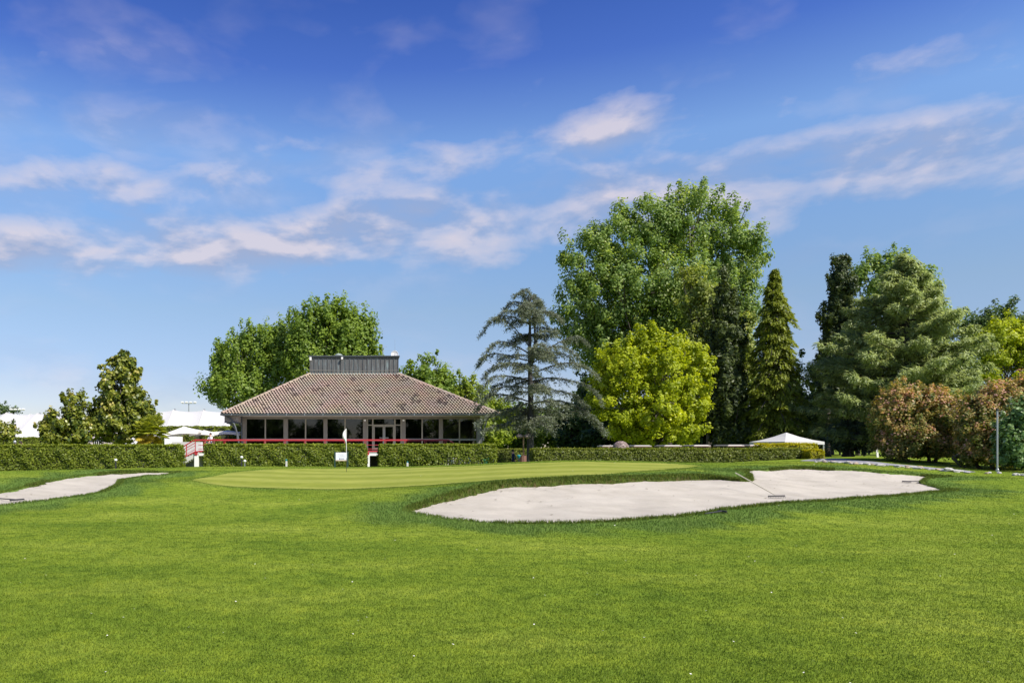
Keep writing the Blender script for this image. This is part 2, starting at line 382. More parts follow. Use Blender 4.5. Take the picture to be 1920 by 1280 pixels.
gx = np.unique(np.r_[np.linspace(-12.5, 22.5, 330), np.linspace(-36, 48, 280), np.array([54, 65, 80, 110, 160, 250, 400, 800]), -np.array([40, 46, 54, 65, 80, 110, 160, 250, 400, 800])].round(3))
gy = np.unique(np.r_[np.linspace(14.5, 38.5, 250), np.linspace(-2, 66, 220), np.array([-300, -100, -40, -20, -10, 70, 76, 84, 95, 110, 140, 200, 300, 500, 900])].round(3))
GX, GY = np.meshgrid(gx, gy); GZ, GD = ground_fields(GX, GY)
# slow undulation of mown turf
und = 0.012 * np.sin(GX * 1.3 + 0.6 * GY) * np.sin(GY * 0.9 - 0.4 * GX) * (GD > 0.4)
GZ = GZ + und
nx, ny = len(gx), len(gy)
idx = np.arange(nx * ny).reshape(ny, nx)
F = np.stack([idx[:-1, :-1], idx[:-1, 1:], idx[1:, 1:], idx[1:, :-1]], -1).reshape(-1, 4)
lawn_me = np_mesh('lawn', np.stack([GX, GY, GZ], -1).reshape(-1, 3), F, 4)
# where the turf is left longer: a collar round the bunkers and the green
def rough_mask(x, y, d):
    wob = 0.35 * np.sin(x * 1.7) * np.sin(y * 1.3 + 1) + 0.25 * np.sin(x * 3.9 + y * 2.2)
    return sstep(1.9, 0.75, d + wob)
GREEN_PX = [(366,898),(380,905),(420,910.5),(480,914),(560,916.5),(660,916),(760,912),(850,905.5),(940,899.5),(1030,894.5),(1110,890.5),(1190,884.5),(1250,880),(1300,875.5),(1312,873),
            (1240,868.5),(1140,866),(1060,866),(980,869),(900,873),(820,876),(700,877.5),(560,879),(450,884)]
GREEN = catmull([hit(px, py)[:2] for px, py in GREEN_PX], 5)
GRD = sdist(GREEN, GX, GY)
point_attr(lawn_me, 'rough', np.maximum(rough_mask(GX, GY, GD), 0.4 * sstep(1.1, 0.25, GRD + 0.1 * np.sin(GX * 2.1))).ravel())
lipd = np.minimum(*[bunker_fields(k, GX, GY)[0] for k in BK]); lip_drop = np.zeros(GX.shape)
for k in BK:
    d_, s_ = bunker_fields(k, GX, GY); near = np.abs(d_) < .8; lip_drop = np.where(near, base_z(GX, GY) - s_, lip_drop) if near.any() else lip_drop
point_attr(lawn_me, 'soil_shade', (sstep(0.10, 0.0, lipd) * sstep(.03, .08, lip_drop)).ravel())  # bare soil plus painted shade on the steep lip face
def grassmat(name, blade):
    m, nt, b = mat_nodes(name)
    geo = nt.nodes.new('ShaderNodeNewGeometry')
    def noise(sx, sy, scale, det, rough=0.55):
        mp = nt.nodes.new('ShaderNodeMapping'); mp.inputs['Scale'].default_value = (sx, sy, 1); nt.links.new(geo.outputs['Position'], mp.inputs[0])
        n = nt.nodes.new('ShaderNodeTexNoise'); n.inputs['Scale'].default_value = scale; n.inputs['Detail'].default_value = det; n.inputs['Roughness'].default_value = rough
        nt.links.new(mp.outputs[0], n.inputs['Vector']); return n.outputs['Fac']
    def ramp(f, stops):
        cr = nt.nodes.new('ShaderNodeValToRGB'); e = cr.color_ramp.elements
        e[0].position, e[0].color = stops[0][0], (*stops[0][1], 1); e[1].position, e[1].color = stops[-1][0], (*stops[-1][1], 1)
        for p, c in stops[1:-1]:
            q = e.new(p); q.color = (*c, 1)
        nt.links.new(f, cr.inputs[0]); return cr.outputs[0]
    def mix(f, a, bb, mode='MIX'):
        x = nt.nodes.new('ShaderNodeMix'); x.data_type = 'RGBA'; x.blend_type = mode
        if isinstance(f, float): x.inputs[0].default_value = f
        else: nt.links.new(f, x.inputs[0])
        for i, v in ((6, a), (7, bb)):
            if isinstance(v, tuple): x.inputs[i].default_value = (*v, 1)
            else: nt.links.new(v, x.inputs[i])
        return x.outputs[2]
    k = 1.0 if blade else 0.92
    big = noise(0.55, 1.0, 0.45, 5)
    c1 = ramp(big, [(0.33, (0.130*k, 0.202*k, 0.019*k)), (0.5, (0.180*k, 0.250*k, 0.024*k)), (0.70, (0.250*k, 0.312*k, 0.040*k))])
    fine = noise(1, 1, 3.2, 6, 0.7)
    c1 = mix(0.75, c1, ramp(fine, [(0.34, (0.52, 0.60, 0.55)), (0.5, (0.97, 0.98, 1)), (0.66, (1.36, 1.25, 1.15))]), 'MULTIPLY')
    rg = nt.nodes.new('ShaderNodeAttribute'); rg.attribute_name = 'rough'
    rough_c = ramp(noise(1, 1, 1.6, 5, 0.6), [(0.3, (0.088*k, 0.158*k, 0.026*k)), (0.7, (0.148*k, 0.225*k, 0.042*k))])
    c1 = mix(rg.outputs['Fac'], c1, rough_c)
    if not blade:
        so = nt.nodes.new('ShaderNodeAttribute'); so.attribute_name = 'soil_shade'
        c1 = mix(so.outputs['Fac'], c1, ramp(noise(1, 1, 4.0, 5, 0.7), [(0.45, (0.060, 0.090, 0.018)), (0.66, (0.11, 0.072, 0.038))]))  # dark green and soil brown, lip shade put into the colour
    if blade:
        a = nt.nodes.new('ShaderNodeAttribute'); a.attribute_name = 'rnd'
        c1 = mix(0.9, c1, ramp(a.outputs['Fac'], [(0.0, (0.62, 0.68, 0.7)), (0.5, (1.0, 1.0, 1.0)), (0.93, (1.35, 1.25, 1.1)), (1.0, (1.9, 1.45, 2.0))]), 'MULTIPLY')
    nt.links.new(c1, b.inputs['Base Color']); b.inputs['Roughness'].default_value = 0.6 if blade else 0.9; b.inputs['Specular IOR Level'].default_value = 0.25 if blade else 0.05
    if blade:
        t = nt.nodes.new('ShaderNodeBsdfTranslucent'); nt.links.new(c1, t.inputs[0])
        mx = nt.nodes.new('ShaderNodeMixShader'); mx.inputs[0].default_value = 0.5
        nt.links.new(b.outputs[0], mx.inputs[1]); nt.links.new(t.outputs[0], mx.inputs[2]); nt.links.new(mx.outputs[0], nt.nodes['Material Output'].inputs[0])
    else:
        bp = nt.nodes.new('ShaderNodeBump'); bp.inputs['Strength'].default_value = 0.5; bp.inputs['Distance'].default_value = 0.03
        nt.links.new(noise(1, 1, 38, 5, 0.7), bp.inputs['Height']); nt.links.new(bp.outputs[0], b.inputs['Normal'])
    return m
M['lawn'] = grassmat('lawn_turf', False); M['blade'] = grassmat('grass_blade', True)
lawn = link('lawn', lawn_me, M['lawn'], smooth=True); tag(lawn, 'wide mown green fairway lawn of the golf course', 'lawn', kind='structure')

# sand in the two bunkers
def sandmat():
    m, nt, b = mat_nodes('bunker_sand'); geo = nt.nodes.new('ShaderNodeNewGeometry')
    n = nt.nodes.new('ShaderNodeTexNoise'); n.inputs['Scale'].default_value = 0.9; n.inputs['Detail'].default_value = 8; n.inputs['Roughness'].default_value = 0.6
    nt.links.new(geo.outputs['Position'], n.inputs['Vector'])
    cr = nt.nodes.new('ShaderNodeValToRGB'); e = cr.color_ramp.elements; e[0].position = 0.3; e[0].color = (0.42, 0.382, 0.315, 1); e[1].position = 0.60; e[1].color = (0.515, 0.474, 0.398, 1)
    nt.links.new(n.outputs['Fac'], cr.inputs[0])
    g = nt.nodes.new('ShaderNodeTexNoise'); g.inputs['Scale'].default_value = 30; g.inputs['Detail'].default_value = 4; g.inputs['Roughness'].default_value = 0.8; nt.links.new(geo.outputs['Position'], g.inputs['Vector'])
    cr2 = nt.nodes.new('ShaderNodeValToRGB'); e = cr2.color_ramp.elements; e[0].position = 0.30; e[0].color = (0.72, 0.69, 0.66, 1); e[1].position = 0.45; e[1].color = (1, 1, 1, 1)
    nt.links.new(g.outputs['Fac'], cr2.inputs[0])
    mx = nt.nodes.new('ShaderNodeMix'); mx.data_type = 'RGBA'; mx.blend_type = 'MULTIPLY'; mx.inputs[0].default_value = 0.7
    nt.links.new(cr.outputs[0], mx.inputs[6]); nt.links.new(cr2.outputs[0], mx.inputs[7]); nt.links.new(mx.outputs[2], b.inputs['Base Color'])
    b.inputs['Roughness'].default_value = 0.95; b.inputs['Specular IOR Level'].default_value = 0.1
    mp = nt.nodes.new('ShaderNodeMapping'); mp.inputs['Rotation'].default_value = (0, 0, R(35)); mp.inputs['Scale'].default_value = (1, 9, 1); nt.links.new(geo.outputs['Position'], mp.inputs[0])
    rk = nt.nodes.new('ShaderNodeTexNoise'); rk.inputs['Scale'].default_value = 2.2; rk.inputs['Detail'].default_value = 6; nt.links.new(mp.outputs[0], rk.inputs['Vector'])
    bp = nt.nodes.new('ShaderNodeBump'); bp.inputs['Strength'].default_value = 0.65; bp.inputs['Distance'].default_value = 0.06
    ad = nt.nodes.new('ShaderNodeMath'); ad.operation = 'ADD'; nt.links.new(rk.outputs['Fac'], ad.inputs[0]); nt.links.new(g.outputs['Fac'], ad.inputs[1])
    nt.links.new(ad.outputs[0], bp.inputs['Height']); nt.links.new(bp.outputs[0], b.inputs['Normal']); return m
M['sand'] = sandmat()
for k, lab in (('right', 'large pale sand bunker beside the putting green, with a rake in it'), ('left', 'smaller pale sand bunker at the left edge of the lawn')):
    b = BK[k]
    xs = np.arange(b['x0']-0.6, b['x1']+0.6, 0.11); ys = np.arange(b['y0']-0.6, b['y1']+0.6, 0.11)
    X, Y = np.meshgrid(xs, ys); d, s = bunker_fields(k, X, Y)
    s = s + rng.normal(0, 0.004, s.shape) + 0.020 * np.sin(X*2.1+Y*1.1)*np.sin(Y*1.9-X*.7) + 0.010 * np.sin(X*4.3-Y*2.7)*np.sin(Y*3.6+X*1.9) - 0.06*sstep(0.1, 0.35, d)
    ii = np.arange(X.size).reshape(X.shape); keep = (d < 0.3)
    q = keep[:-1, :-1] & keep[1:, :-1] & keep[:-1, 1:] & keep[1:, 1:]
    f = np.stack([ii[:-1, :-1], ii[:-1, 1:], ii[1:, 1:], ii[1:, :-1]], -1)[q]
    used, inv = np.unique(f, return_inverse=True)
    me = np_mesh('bunker', np.stack([X, Y, s], -1).reshape(-1, 3)[used], inv.reshape(-1, 4), 4)
    o = link('sand_bunker', me, M['sand'], smooth=True); tag(o, lab, 'bunker', kind='structure')

# putting green: a sheet laid just above the lawn
def greenmat():
    m, nt, b = mat_nodes('putting_green_turf'); geo = nt.nodes.new('ShaderNodeNewGeometry')
    mp = nt.nodes.new('ShaderNodeMapping'); mp.inputs['Rotation'].default_value = (0, 0, R(-71)); nt.links.new(geo.outputs['Position'], mp.inputs[0])
    wv = nt.nodes.new('ShaderNodeTexWave'); wv.inputs['Scale'].default_value = 0.10; wv.inputs['Distortion'].default_value = 1.6; wv.inputs['Detail'].default_value = 2; wv.inputs['Detail Scale'].default_value = 0.7
    nt.links.new(mp.outputs[0], wv.inputs['Vector'])
    cr = nt.nodes.new('ShaderNodeValToRGB'); e = cr.color_ramp.elements; e[0].position = 0.15; e[0].color = (0.208, 0.238, 0.033, 1); e[1].position = 0.85; e[1].color = (0.268, 0.290, 0.055, 1)
    nt.links.new(wv.outputs['Fac'], cr.inputs[0])
    n = nt.nodes.new('ShaderNodeTexNoise'); n.inputs['Scale'].default_value = 1.1; n.inputs['Detail'].default_value = 9; n.inputs['Roughness'].default_value = 0.7; nt.links.new(geo.outputs['Position'], n.inputs['Vector'])
    c2 = nt.nodes.new('ShaderNodeValToRGB'); e = c2.color_ramp.elements; e[0].position = 0.35; e[0].color = (0.78, 0.82, 0.75, 1); e[1].position = 0.65; e[1].color = (1.12, 1.1, 1.1, 1)
    nt.links.new(n.outputs['Fac'], c2.inputs[0])
    mx = nt.nodes.new('ShaderNodeMix'); mx.data_type = 'RGBA'; mx.blend_type = 'MULTIPLY'; mx.inputs[0].default_value = 0.8
    nt.links.new(cr.outputs[0], mx.inputs[6]); nt.links.new(c2.outputs[0], mx.inputs[7]); nt.links.new(mx.outputs[2], b.inputs['Base Color'])
    b.inputs['Roughness'].default_value = 0.9; b.inputs['Specular IOR Level'].default_value = 0.1
    f = nt.nodes.new('ShaderNodeTexNoise'); f.inputs['Scale'].default_value = 45; f.inputs['Detail'].default_value = 3; nt.links.new(geo.outputs['Position'], f.inputs['Vector'])
    bp = nt.nodes.new('ShaderNodeBump'); bp.inputs['Strength'].default_value = 0.3; bp.inputs['Distance'].default_value = 0.02; nt.links.new(f.outputs['Fac'], bp.inputs['Height']); nt.links.new(bp.outputs[0], b.inputs['Normal'])
    return m
M['green'] = greenmat()
def sheet_on(name, poly, mat, lift, res=0.2):
    """a sheet that follows the lawn inside a plan polygon, with a clean outline"""
    xs = np.arange(poly[:, 0].min()-res, poly[:, 0].max()+res, res); ys = np.arange(poly[:, 1].min()-res, poly[:, 1].max()+res, res)
    X, Y = np.meshgrid(xs, ys); d = sdist(poly, X, Y)
    # pull outer vertices onto the outline
    gy_, gx_ = np.gradient(d, res); nrm = np.hypot(gx_, gy_) + 1e-6
    out = (d > 0) & (d < 1.6 * res); X = np.where(out, X - gx_/nrm*d, X); Y = np.where(out, Y - gy_/nrm*d, Y)
    keep = d < 1.45 * res
    z, _ = ground_fields(X, Y); z = z + 0.012*np.sin(X*1.3+0.6*Y)*np.sin(Y*0.9-0.4*X) + lift
    ii = np.arange(X.size).reshape(X.shape)
    q = keep[:-1, :-1] & keep[1:, :-1] & keep[:-1, 1:] & keep[1:, 1:]
    f = np.stack([ii[:-1, :-1], ii[:-1, 1:], ii[1:, 1:], ii[1:, :-1]], -1)[q]
    used, inv = np.unique(f, return_inverse=True)
    me = np_mesh(name, np.stack([X, Y, z], -1).reshape(-1, 3)[used], inv.reshape(-1, 4), 4)
    return link(name, me, mat, smooth=True)
o = sheet_on('putting_green', GREEN, M['green'], 0.012); tag(o, 'smooth pale putting green with mowing stripes', 'putting green', kind='structure')
# gravel path behind the right bunker
PATH_PX = [(1500,863.2),(1545,865.2),(1600,868),(1680,873.3),(1760,881),(1830,884.6),(1760,877),(1690,870.5),(1640,865.5),(1600,861.5),(1560,859)]
PATH = catmull([hit(px, py, 25, 60)[:2] for px, py in PATH_PX], 4)
M['gravel'] = plain('grey_gravel', (0.23, 0.23, 0.25), 0.9, var=0.25, scale=14, bump=0.5)
o = sheet_on('path', PATH, M['gravel'], 0.01); tag(o, 'grey gravel path curving behind the large bunker', 'path', kind='structure')

# ------------------------------------------------------------------ grass blades
def blades(name, x, y, h, wd, rough, lean=0.5, label=None):
    n = len(x); z, d = ground_fields(x, y); z = z + 0.012*np.sin(x*1.3+0.6*y)*np.sin(y*0.9-0.4*x)*(d > 0.4)
    a = rng.uniform(0, 2*np.pi, n); la = rng.uniform(0, 2*np.pi, n); ll = np.abs(rng.normal(0, lean, n)) * h
    v = np.empty((n, 3, 3), np.float32)
    v[:, 0] = np.stack([x - np.cos(a)*wd/2, y - np.sin(a)*wd/2, z - 0.004], -1)
    v[:, 1] = np.stack([x + np.cos(a)*wd/2, y + np.sin(a)*wd/2, z - 0.004], -1)
    v[:, 2] = np.stack([x + np.cos(la)*ll, y + np.sin(la)*ll, z + h], -1)
    me = np_mesh(name, v.reshape(-1, 3), np.arange(3*n).reshape(-1, 3), 3)
    face_attr(me, 'rnd', rng.random(n)); face_attr(me, 'rough', rough)
    o = link(name, me, M['blade']); tag(o, label, 'grass', kind='stuff'); return o
NB = 820000
yy = np.linspace(4.3, 44, 4000); pdf = (1.46*yy + 2.0) / yy**2; cdf = np.cumsum(pdf); cdf /= cdf[-1]
by = np.interp(rng.random(NB), cdf, yy); bx = OFF*by + rng.uniform(-0.5, 0.5, NB) * (1.46*by + 2.0)
_, bd = ground_fields(bx, by); bg_d = sdist(GREEN, bx, by); pd = sdist(PATH, bx, by)
ok = (bd > 0.02) & (bg_d > -0.5*rng.random(NB)**2.5) & (pd > 0); bx, by, bd, bg_d = bx[ok], by[ok], bd[ok], bg_d[ok]
rf = np.maximum(rough_mask(bx, by, bd), 0.4*sstep(1.1, 0.25, bg_d + 0.1*np.sin(bx*2.1)))
bh = (0.011 + 0.011*rng.random(len(bx))) * (1 + 1.3*rf); bw = (0.0035 + 0.00075*by) * (0.8 + 0.4*rng.random(len(bx)))
blades('grass', bx, by, bh, bw, rf, label='short green turf blades covering the fairway')
# longer turf hanging over the bunker lips
M['fringe'] = leafmat('lip_turf', (0.050, 0.085, 0.013), (0.165, 0.225, 0.036), .4, rough=.7, spec=.2, third=(0.16, 0.105, 0.055))  # turf colour darkened to paint shade on the back lips
fx = []; fy = []
for k in BK:
    p = BK[k]['poly']; q = np.roll(p, -1, 0); ln = np.hypot(*(q-p).T)
    for i in range(len(p)):
        m = int(ln[i] * 900)
        if m == 0: continue
        t = rng.random(m)[:, None]; s = p[i]*(1-t) + q[i]*t + rng.normal(0, 0.07, (m, 2))
        fx.append(s[:, 0]); fy.append(s[:, 1])
fx = np.concatenate(fx); fy = np.concatenate(fy); zg, fd = ground_fields(fx, fy)
ss_ = np.zeros(len(fx)); dd_ = np.full(len(fx), 9.)
for k in BK:
    d_, s_ = bunker_fields(k, fx, fy); c_ = np.abs(d_) < 1; ss_ = np.where(c_, s_, ss_); dd_ = np.where(c_, d_, dd_)
drop = np.clip(base_z(fx, fy) - ss_, 0, .4); front = drop < .055
ok = (dd_ > -0.12) & (~front | ((rng.random(len(fx)) < .35) & (dd_ > -.03))) ; fx, fy, drop, front, dd_ = fx[ok], fy[ok], drop[ok], front[ok], dd_[ok]
blades('grass', fx[front], fy[front], rng.uniform(.03, .075, front.sum()), 0.007 + 0.0008*fy[front], rng.uniform(.4, 1.0, front.sum()), lean=.7, label='longer ragged turf along the low front edges of the bunkers')
hx, hy, hd_ = fx[~front], fy[~front], drop[~front]; n = len(hx); z0_, _ = ground_fields(hx, hy); a_ = rng.uniform(0, 2*np.pi, n); w_ = (.009 + .0009*hy)
v = np.empty((n, 3, 3)); hh = rng.uniform(.03, .10, n); hang = rng.random(n) < .45
v[:, 0] = np.stack([hx-np.cos(a_)*w_/2, hy-np.sin(a_)*w_/2, z0_], -1); v[:, 1] = np.stack([hx+np.cos(a_)*w_/2, hy+np.sin(a_)*w_/2, z0_], -1)
v[:, 2] = np.stack([hx+rng.normal(0, .04, n), hy+np.where(hang, -rng.uniform(.03, .10, n), rng.normal(0, .03, n)), z0_+np.where(hang, -rng.uniform(.0, .9, n)*np.minimum(hd_, .16), hh)], -1)
me = np_mesh('lip', v.reshape(-1, 3), np.arange(3*n).reshape(-1, 3), 3); face_attr(me, 'rnd', rng.random(n)*.93+.07*(rng.random(n) < .3))
tag(link('grass', me, M['fringe']), 'dark overhanging turf along the raised back lips of the bunkers', 'grass', kind='stuff')
# fallen petals and daisies in the turf
n = 170; py_ = np.interp(rng.random(n), cdf, yy); px_ = OFF*py_ + rng.uniform(-0.5, 0.5, n)*1.46*py_
_, d_ = ground_fields(px_, py_); ok = d_ > 0.1; px_, py_ = px_[ok], py_[ok]; z_, _ = ground_fields(px_, py_); n = len(px_)
s_ = rng.uniform(0.006, 0.013, n) * (0.7 + py_/22); a_ = rng.uniform(0, 6.28, n); t_ = rng.uniform(-0.4, 0.4, (n, 2))
v = np.empty((n, 4, 3)); 
for j in range(4):
    cx_, sx_ = np.cos(a_ + j*np.pi/2)*s_*(1 if j % 2 else 0.7), np.sin(a_ + j*np.pi/2)*s_*(1 if j % 2 else 0.7)
    v[:, j] = np.stack([px_+cx_, py_+sx_, z_ + 0.03 + t_[:, 0]*cx_ + t_[:, 1]*sx_], -1)
o = link('fallen_petals', np_mesh('petals', v.reshape(-1, 3), np.arange(4*n).reshape(-1, 4), 4), plain('petal', (0.72, 0.70, 0.62), 0.8)); tag(o, 'tiny white petals scattered over the lawn', 'petals', kind='stuff')

# bits of leaf and soil fallen on the sand
lx = []; 
for k, n in (('right', 420), ('left', 90)):
    b = BK[k]; X = rng.uniform(b['x0'], b['x1'], n*4); Y = rng.uniform(b['y0'], b['y1'], n*4); d, s_ = bunker_fields(k, X, Y); w = rng.random(n*4) < np.exp(d/.8)*.8+.12; ok = (d < -.02) & w
    lx.append(np.stack([X[ok], Y[ok], s_[ok]+.012], -1)[:n])
lx = np.concatenate(lx); n = len(lx); v = np.empty((n, 3, 3)); a_ = rng.uniform(0, 6.28, n); r_ = rng.uniform(.010, .035, n)
for j in range(3): v[:, j] = lx + np.stack([np.cos(a_+j*2.1)*r_*1.6, np.sin(a_+j*2.1)*r_*1.6, rng.uniform(0, .02, n)], -1)
me = np_mesh('litter', v.reshape(-1, 3), np.arange(3*n).reshape(-1, 3), 3); tag(link('leaf_litter', me, plain('leaf_litter', (0.13, 0.10, 0.05), .9, var=.5)), 'specks of turf and dry leaf scattered on the bunker sand', 'litter', kind='stuff')

# ------------------------------------------------------------------ clubhouse
FY = 64.0                                             # front wall plane
def fx_(px, Y=FY): return (px - CX) * Y / FPX
def fz_(py, Y=FY): return EYE + (HY - py) * Y / FPX
DECK = 1.50; WX0, WX1 = fx_(455), fx_(899); EAVE_Z = 4.46; WTOP = 4.27
club = empty('clubhouse', (0.5*(WX0+WX1), FY, DECK), 'low clubhouse with brown tiled hip roof, copper lantern and dark windows', 'building')
CO = Vector(club.location)
def cb(mb, name, mat, parent=None, smooth=False, bevel=0.0):
    """build world-space geometry as a child of the clubhouse (or of one of its parts)"""
    mb.v = [tuple(Vector(v) - CO) for v in mb.v]
    return mb.build(name, mat, parent or club, smooth, bevel)
BACK = FY + 15.0
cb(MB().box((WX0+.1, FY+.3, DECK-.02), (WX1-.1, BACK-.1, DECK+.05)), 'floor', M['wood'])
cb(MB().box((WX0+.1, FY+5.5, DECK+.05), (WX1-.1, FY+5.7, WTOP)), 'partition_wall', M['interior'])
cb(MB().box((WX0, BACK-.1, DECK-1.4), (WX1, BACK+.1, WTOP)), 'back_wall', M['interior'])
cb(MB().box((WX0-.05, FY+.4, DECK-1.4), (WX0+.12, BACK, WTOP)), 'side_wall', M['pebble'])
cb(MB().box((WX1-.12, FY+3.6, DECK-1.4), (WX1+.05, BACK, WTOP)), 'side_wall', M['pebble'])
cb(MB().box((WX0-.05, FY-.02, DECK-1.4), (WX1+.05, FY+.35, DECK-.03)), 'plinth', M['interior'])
cb(MB().box((WX0-.02, FY-.04, WTOP-.12), (WX1+.02, FY+.3, WTOP+.1)), 'lintel', M['column'])
colpx = [(455,462.5),(531.7,540),(606.5,614),(680.5,687.5),(753.5,760.5),(823,830.5),(893.5,900.5)]
for i, (a, b) in enumerate(colpx):
    m = M['column'] if i < 6 else M['greyframe']
    cb(MB().box((fx_(a), FY-.12, DECK-1.3), (fx_(b), FY+.28, WTOP-.1)), 'column', m, bevel=0.02)
cb(MB().box((WX0-.13, FY-.06, DECK-1.3), (fx_(455)-.01, FY+.4, WTOP)), 'corner_post', M['gutter'], bevel=0.015)
cb(MB().box((fx_(901), FY-.05, DECK-1.3), (fx_(904), FY+.4, WTOP)), 'corner_post', M['gutter'], bevel=0.015)
def pane(x0, x1, z0, z1, y=FY+.06, name='window_pane'):
    return cb(MB().box((x0, y, z0), (x1, y+.015, z1)), name, M['glass'])
def bar(x0, x1, z0, z1, y0=FY-.02, y1=FY+.12, mat=None, name='mullion', parent=None):
    return cb(MB().box((x0, y0, z0), (x1, y1, z1)), name, mat or M['frame'], parent)
RAILZ0, RAILZ1 = fz_(825.5), fz_(822)
bays = [(462.5,531.7,497.5),(540,606.5,573),(614,680.5,647),(760.5,823,791.5),(830.5,893.5,861.5)]
for a, b, c in bays:
    xa, xb, xc = fx_(a)+.003, fx_(b)-.003, fx_(c)
    bar(xc-.055, xc+.055, DECK, WTOP-.125)
    for s0, s1 in ((xa, xc-.058), (xc+.058, xb)):
        bar(s0, s1, RAILZ0, RAILZ1, mat=M['greyframe'], name='transom')
        bar(s0, s1, DECK, DECK+.07, mat=M['greyframe'], name='sill')
        pane(s0, s1, RAILZ1+.002, WTOP-.123); pane(s0, s1, DECK+.072, RAILZ0-.002)
# door bay
dx = [687.5, 699, 720, 740.5, 753.5]; dx = [fx_(v) for v in dx]; TZ = fz_(797.5)
for v in (dx[0]+.06, dx[1], dx[3], dx[4]-.06): bar(v-.06, v+.06, DECK, WTOP-.125)
for s0, s1 in ((dx[0]+.123, dx[1]-.063), (dx[1]+.063, dx[3]-.063), (dx[3]+.063, dx[4]-.123)):
    bar(s0, s1, TZ, TZ+.09, name='transom'); pane(s0, s1, TZ+.092, WTOP-.123)
    if s1 < dx[2] or s0 > dx[2]: pane(s0, s1, DECK+.02, TZ-.002)
for s in (-1, 1):
    x0, x1 = (dx[1]+.065, dx[2]-.01) if s < 0 else (dx[2]+.01, dx[3]-.065)
    d = MB(); t = .10
    d.box((x0, FY+.0, DECK+.02), (x0+t, FY+.07, TZ-.004)); d.box((x1-t, FY+.0, DECK+.02), (x1, FY+.07, TZ-.004))
    d.box((x0+t, FY+.0, TZ-.004-t), (x1-t, FY+.07, TZ-.004)); d.box((x0+t, FY+.0, DECK+.02), (x1-t, FY+.07, DECK+.2))
    do = cb(d, 'door', M['frame'])
    cb(MB().box((x0+t, FY+.03, DECK+.2), (x1-t, FY+.045, TZ-.004-t)), 'pane', M['glass'], do)
    hx = (x1-.06) if s < 0 else (x0+.06)
    cb(MB().tube([(hx, FY-.03, DECK+1.05), (hx+s*.32, FY-.03, DECK+1.05)], .02, 6).tube([(hx, FY-.03, DECK+.25), (hx, FY-.03, TZ-.3)], .018, 6), 'handle', M['steel'], do)
for px in (684, 756.5): cb(MB().lathe((fx_(px), FY-.16, WTOP-.3), [(.0,0),(.07,.02),(.09,.08),(.06,.14),(0,.15)], 10), 'wall_lamp', M['white'])
# eaves
EX0, EX1, EY0, EY1 = fx_(417, 62.3), fx_(934, 62.3), 62.3, BACK + 1.7
cb(MB().box((EX0+.05, EY0+.05, WTOP+.1), (EX1-.05, FY+.0, WTOP+.13)).box((EX0+.05, FY, WTOP+.1), (WX0, EY1-.05, WTOP+.13)).box((WX1, FY, WTOP+.1), (EX1-.05, EY1-.05, WTOP+.13)), 'soffit', M['soffit'])
cb(MB().box((EX0, EY0, WTOP+.08), (EX1, EY0+.05, EAVE_Z)).box((EX0, EY0+.05, WTOP+.08), (EX0+.05, EY1, EAVE_Z)).box((EX1-.05, EY0+.05, WTOP+.08), (EX1, EY1, EAVE_Z)), 'fascia', M['gutter'])
g = MB()
def gprof(x0, x1):
    vs = []; fs = []
    pr = [(0, .1), (-.02, -.02), (-.08, -.07), (-.16, -.02), (-.18, .1), (-.16, .1), (-.15, 0), (-.08, -.04), (-.03, 0), (-.02, .1)]
    for x in (x0, x1):
        for y, z in pr: vs.append((x, EY0-.003+y, EAVE_Z-.02+z))
    k = len(pr)
    for j in range(k): fs.append((j, (j+1) % k, k+(j+1) % k, k+j))
    fs.append(tuple(range(k))); fs.append(tuple(range(2*k-1, k-1, -1))); g.add(vs, fs)
gprof(EX0-.15, EX1+.62)
gt = cb(g, 'gutter', M['gutter'])
for px in np.arange(434, 940, 34.3):
    x = fx_(px, 62.1); cb(MB().box((x-.03, EY0-.20, EAVE_Z-.07), (x+.03, EY0-.185, EAVE_Z+.1)), 'bracket', M['clip'], gt)
# pebbled end box under the left eave and curved struts at the corners
cb(MB().box((EX0+.1, EY0+.4, WTOP-.42), (WX0-.14, FY+1.2, WTOP+.09)), 'eave_panel', M['pebble'])
cb(MB().box((EX0+.08, EY0+.38, WTOP-.47), (WX0-.14, FY+1.22, WTOP-.425)), 'eave_trim', M['gutter'])
def strut(x_w, x_e, y, z0, z1, name='curved_strut'):
    pts = [(x_w + (x_e-x_w)*math.sin(t), y, z0 + (z1-z0)*(1-math.cos(t))) for t in np.linspace(0, math.pi/2, 9)]
    pts = [(x_w + (x_e-x_w)*(1-math.cos(t)), y, z0 + (z1-z0)*math.sin(t)) for t in np.linspace(0, math.pi/2, 9)]
    cb(MB().tube(pts, .07, 6), name, M['gutter'])
strut(WX0-.2, EX0+.2, EY0+.3, 2.3, WTOP+.02); strut(WX0-.2, EX0+.2, EY0+.9, 2.1, WTOP-.48)
strut(WX1+.2, EX1-.4, EY0+.9, 2.3, WTOP+.05)
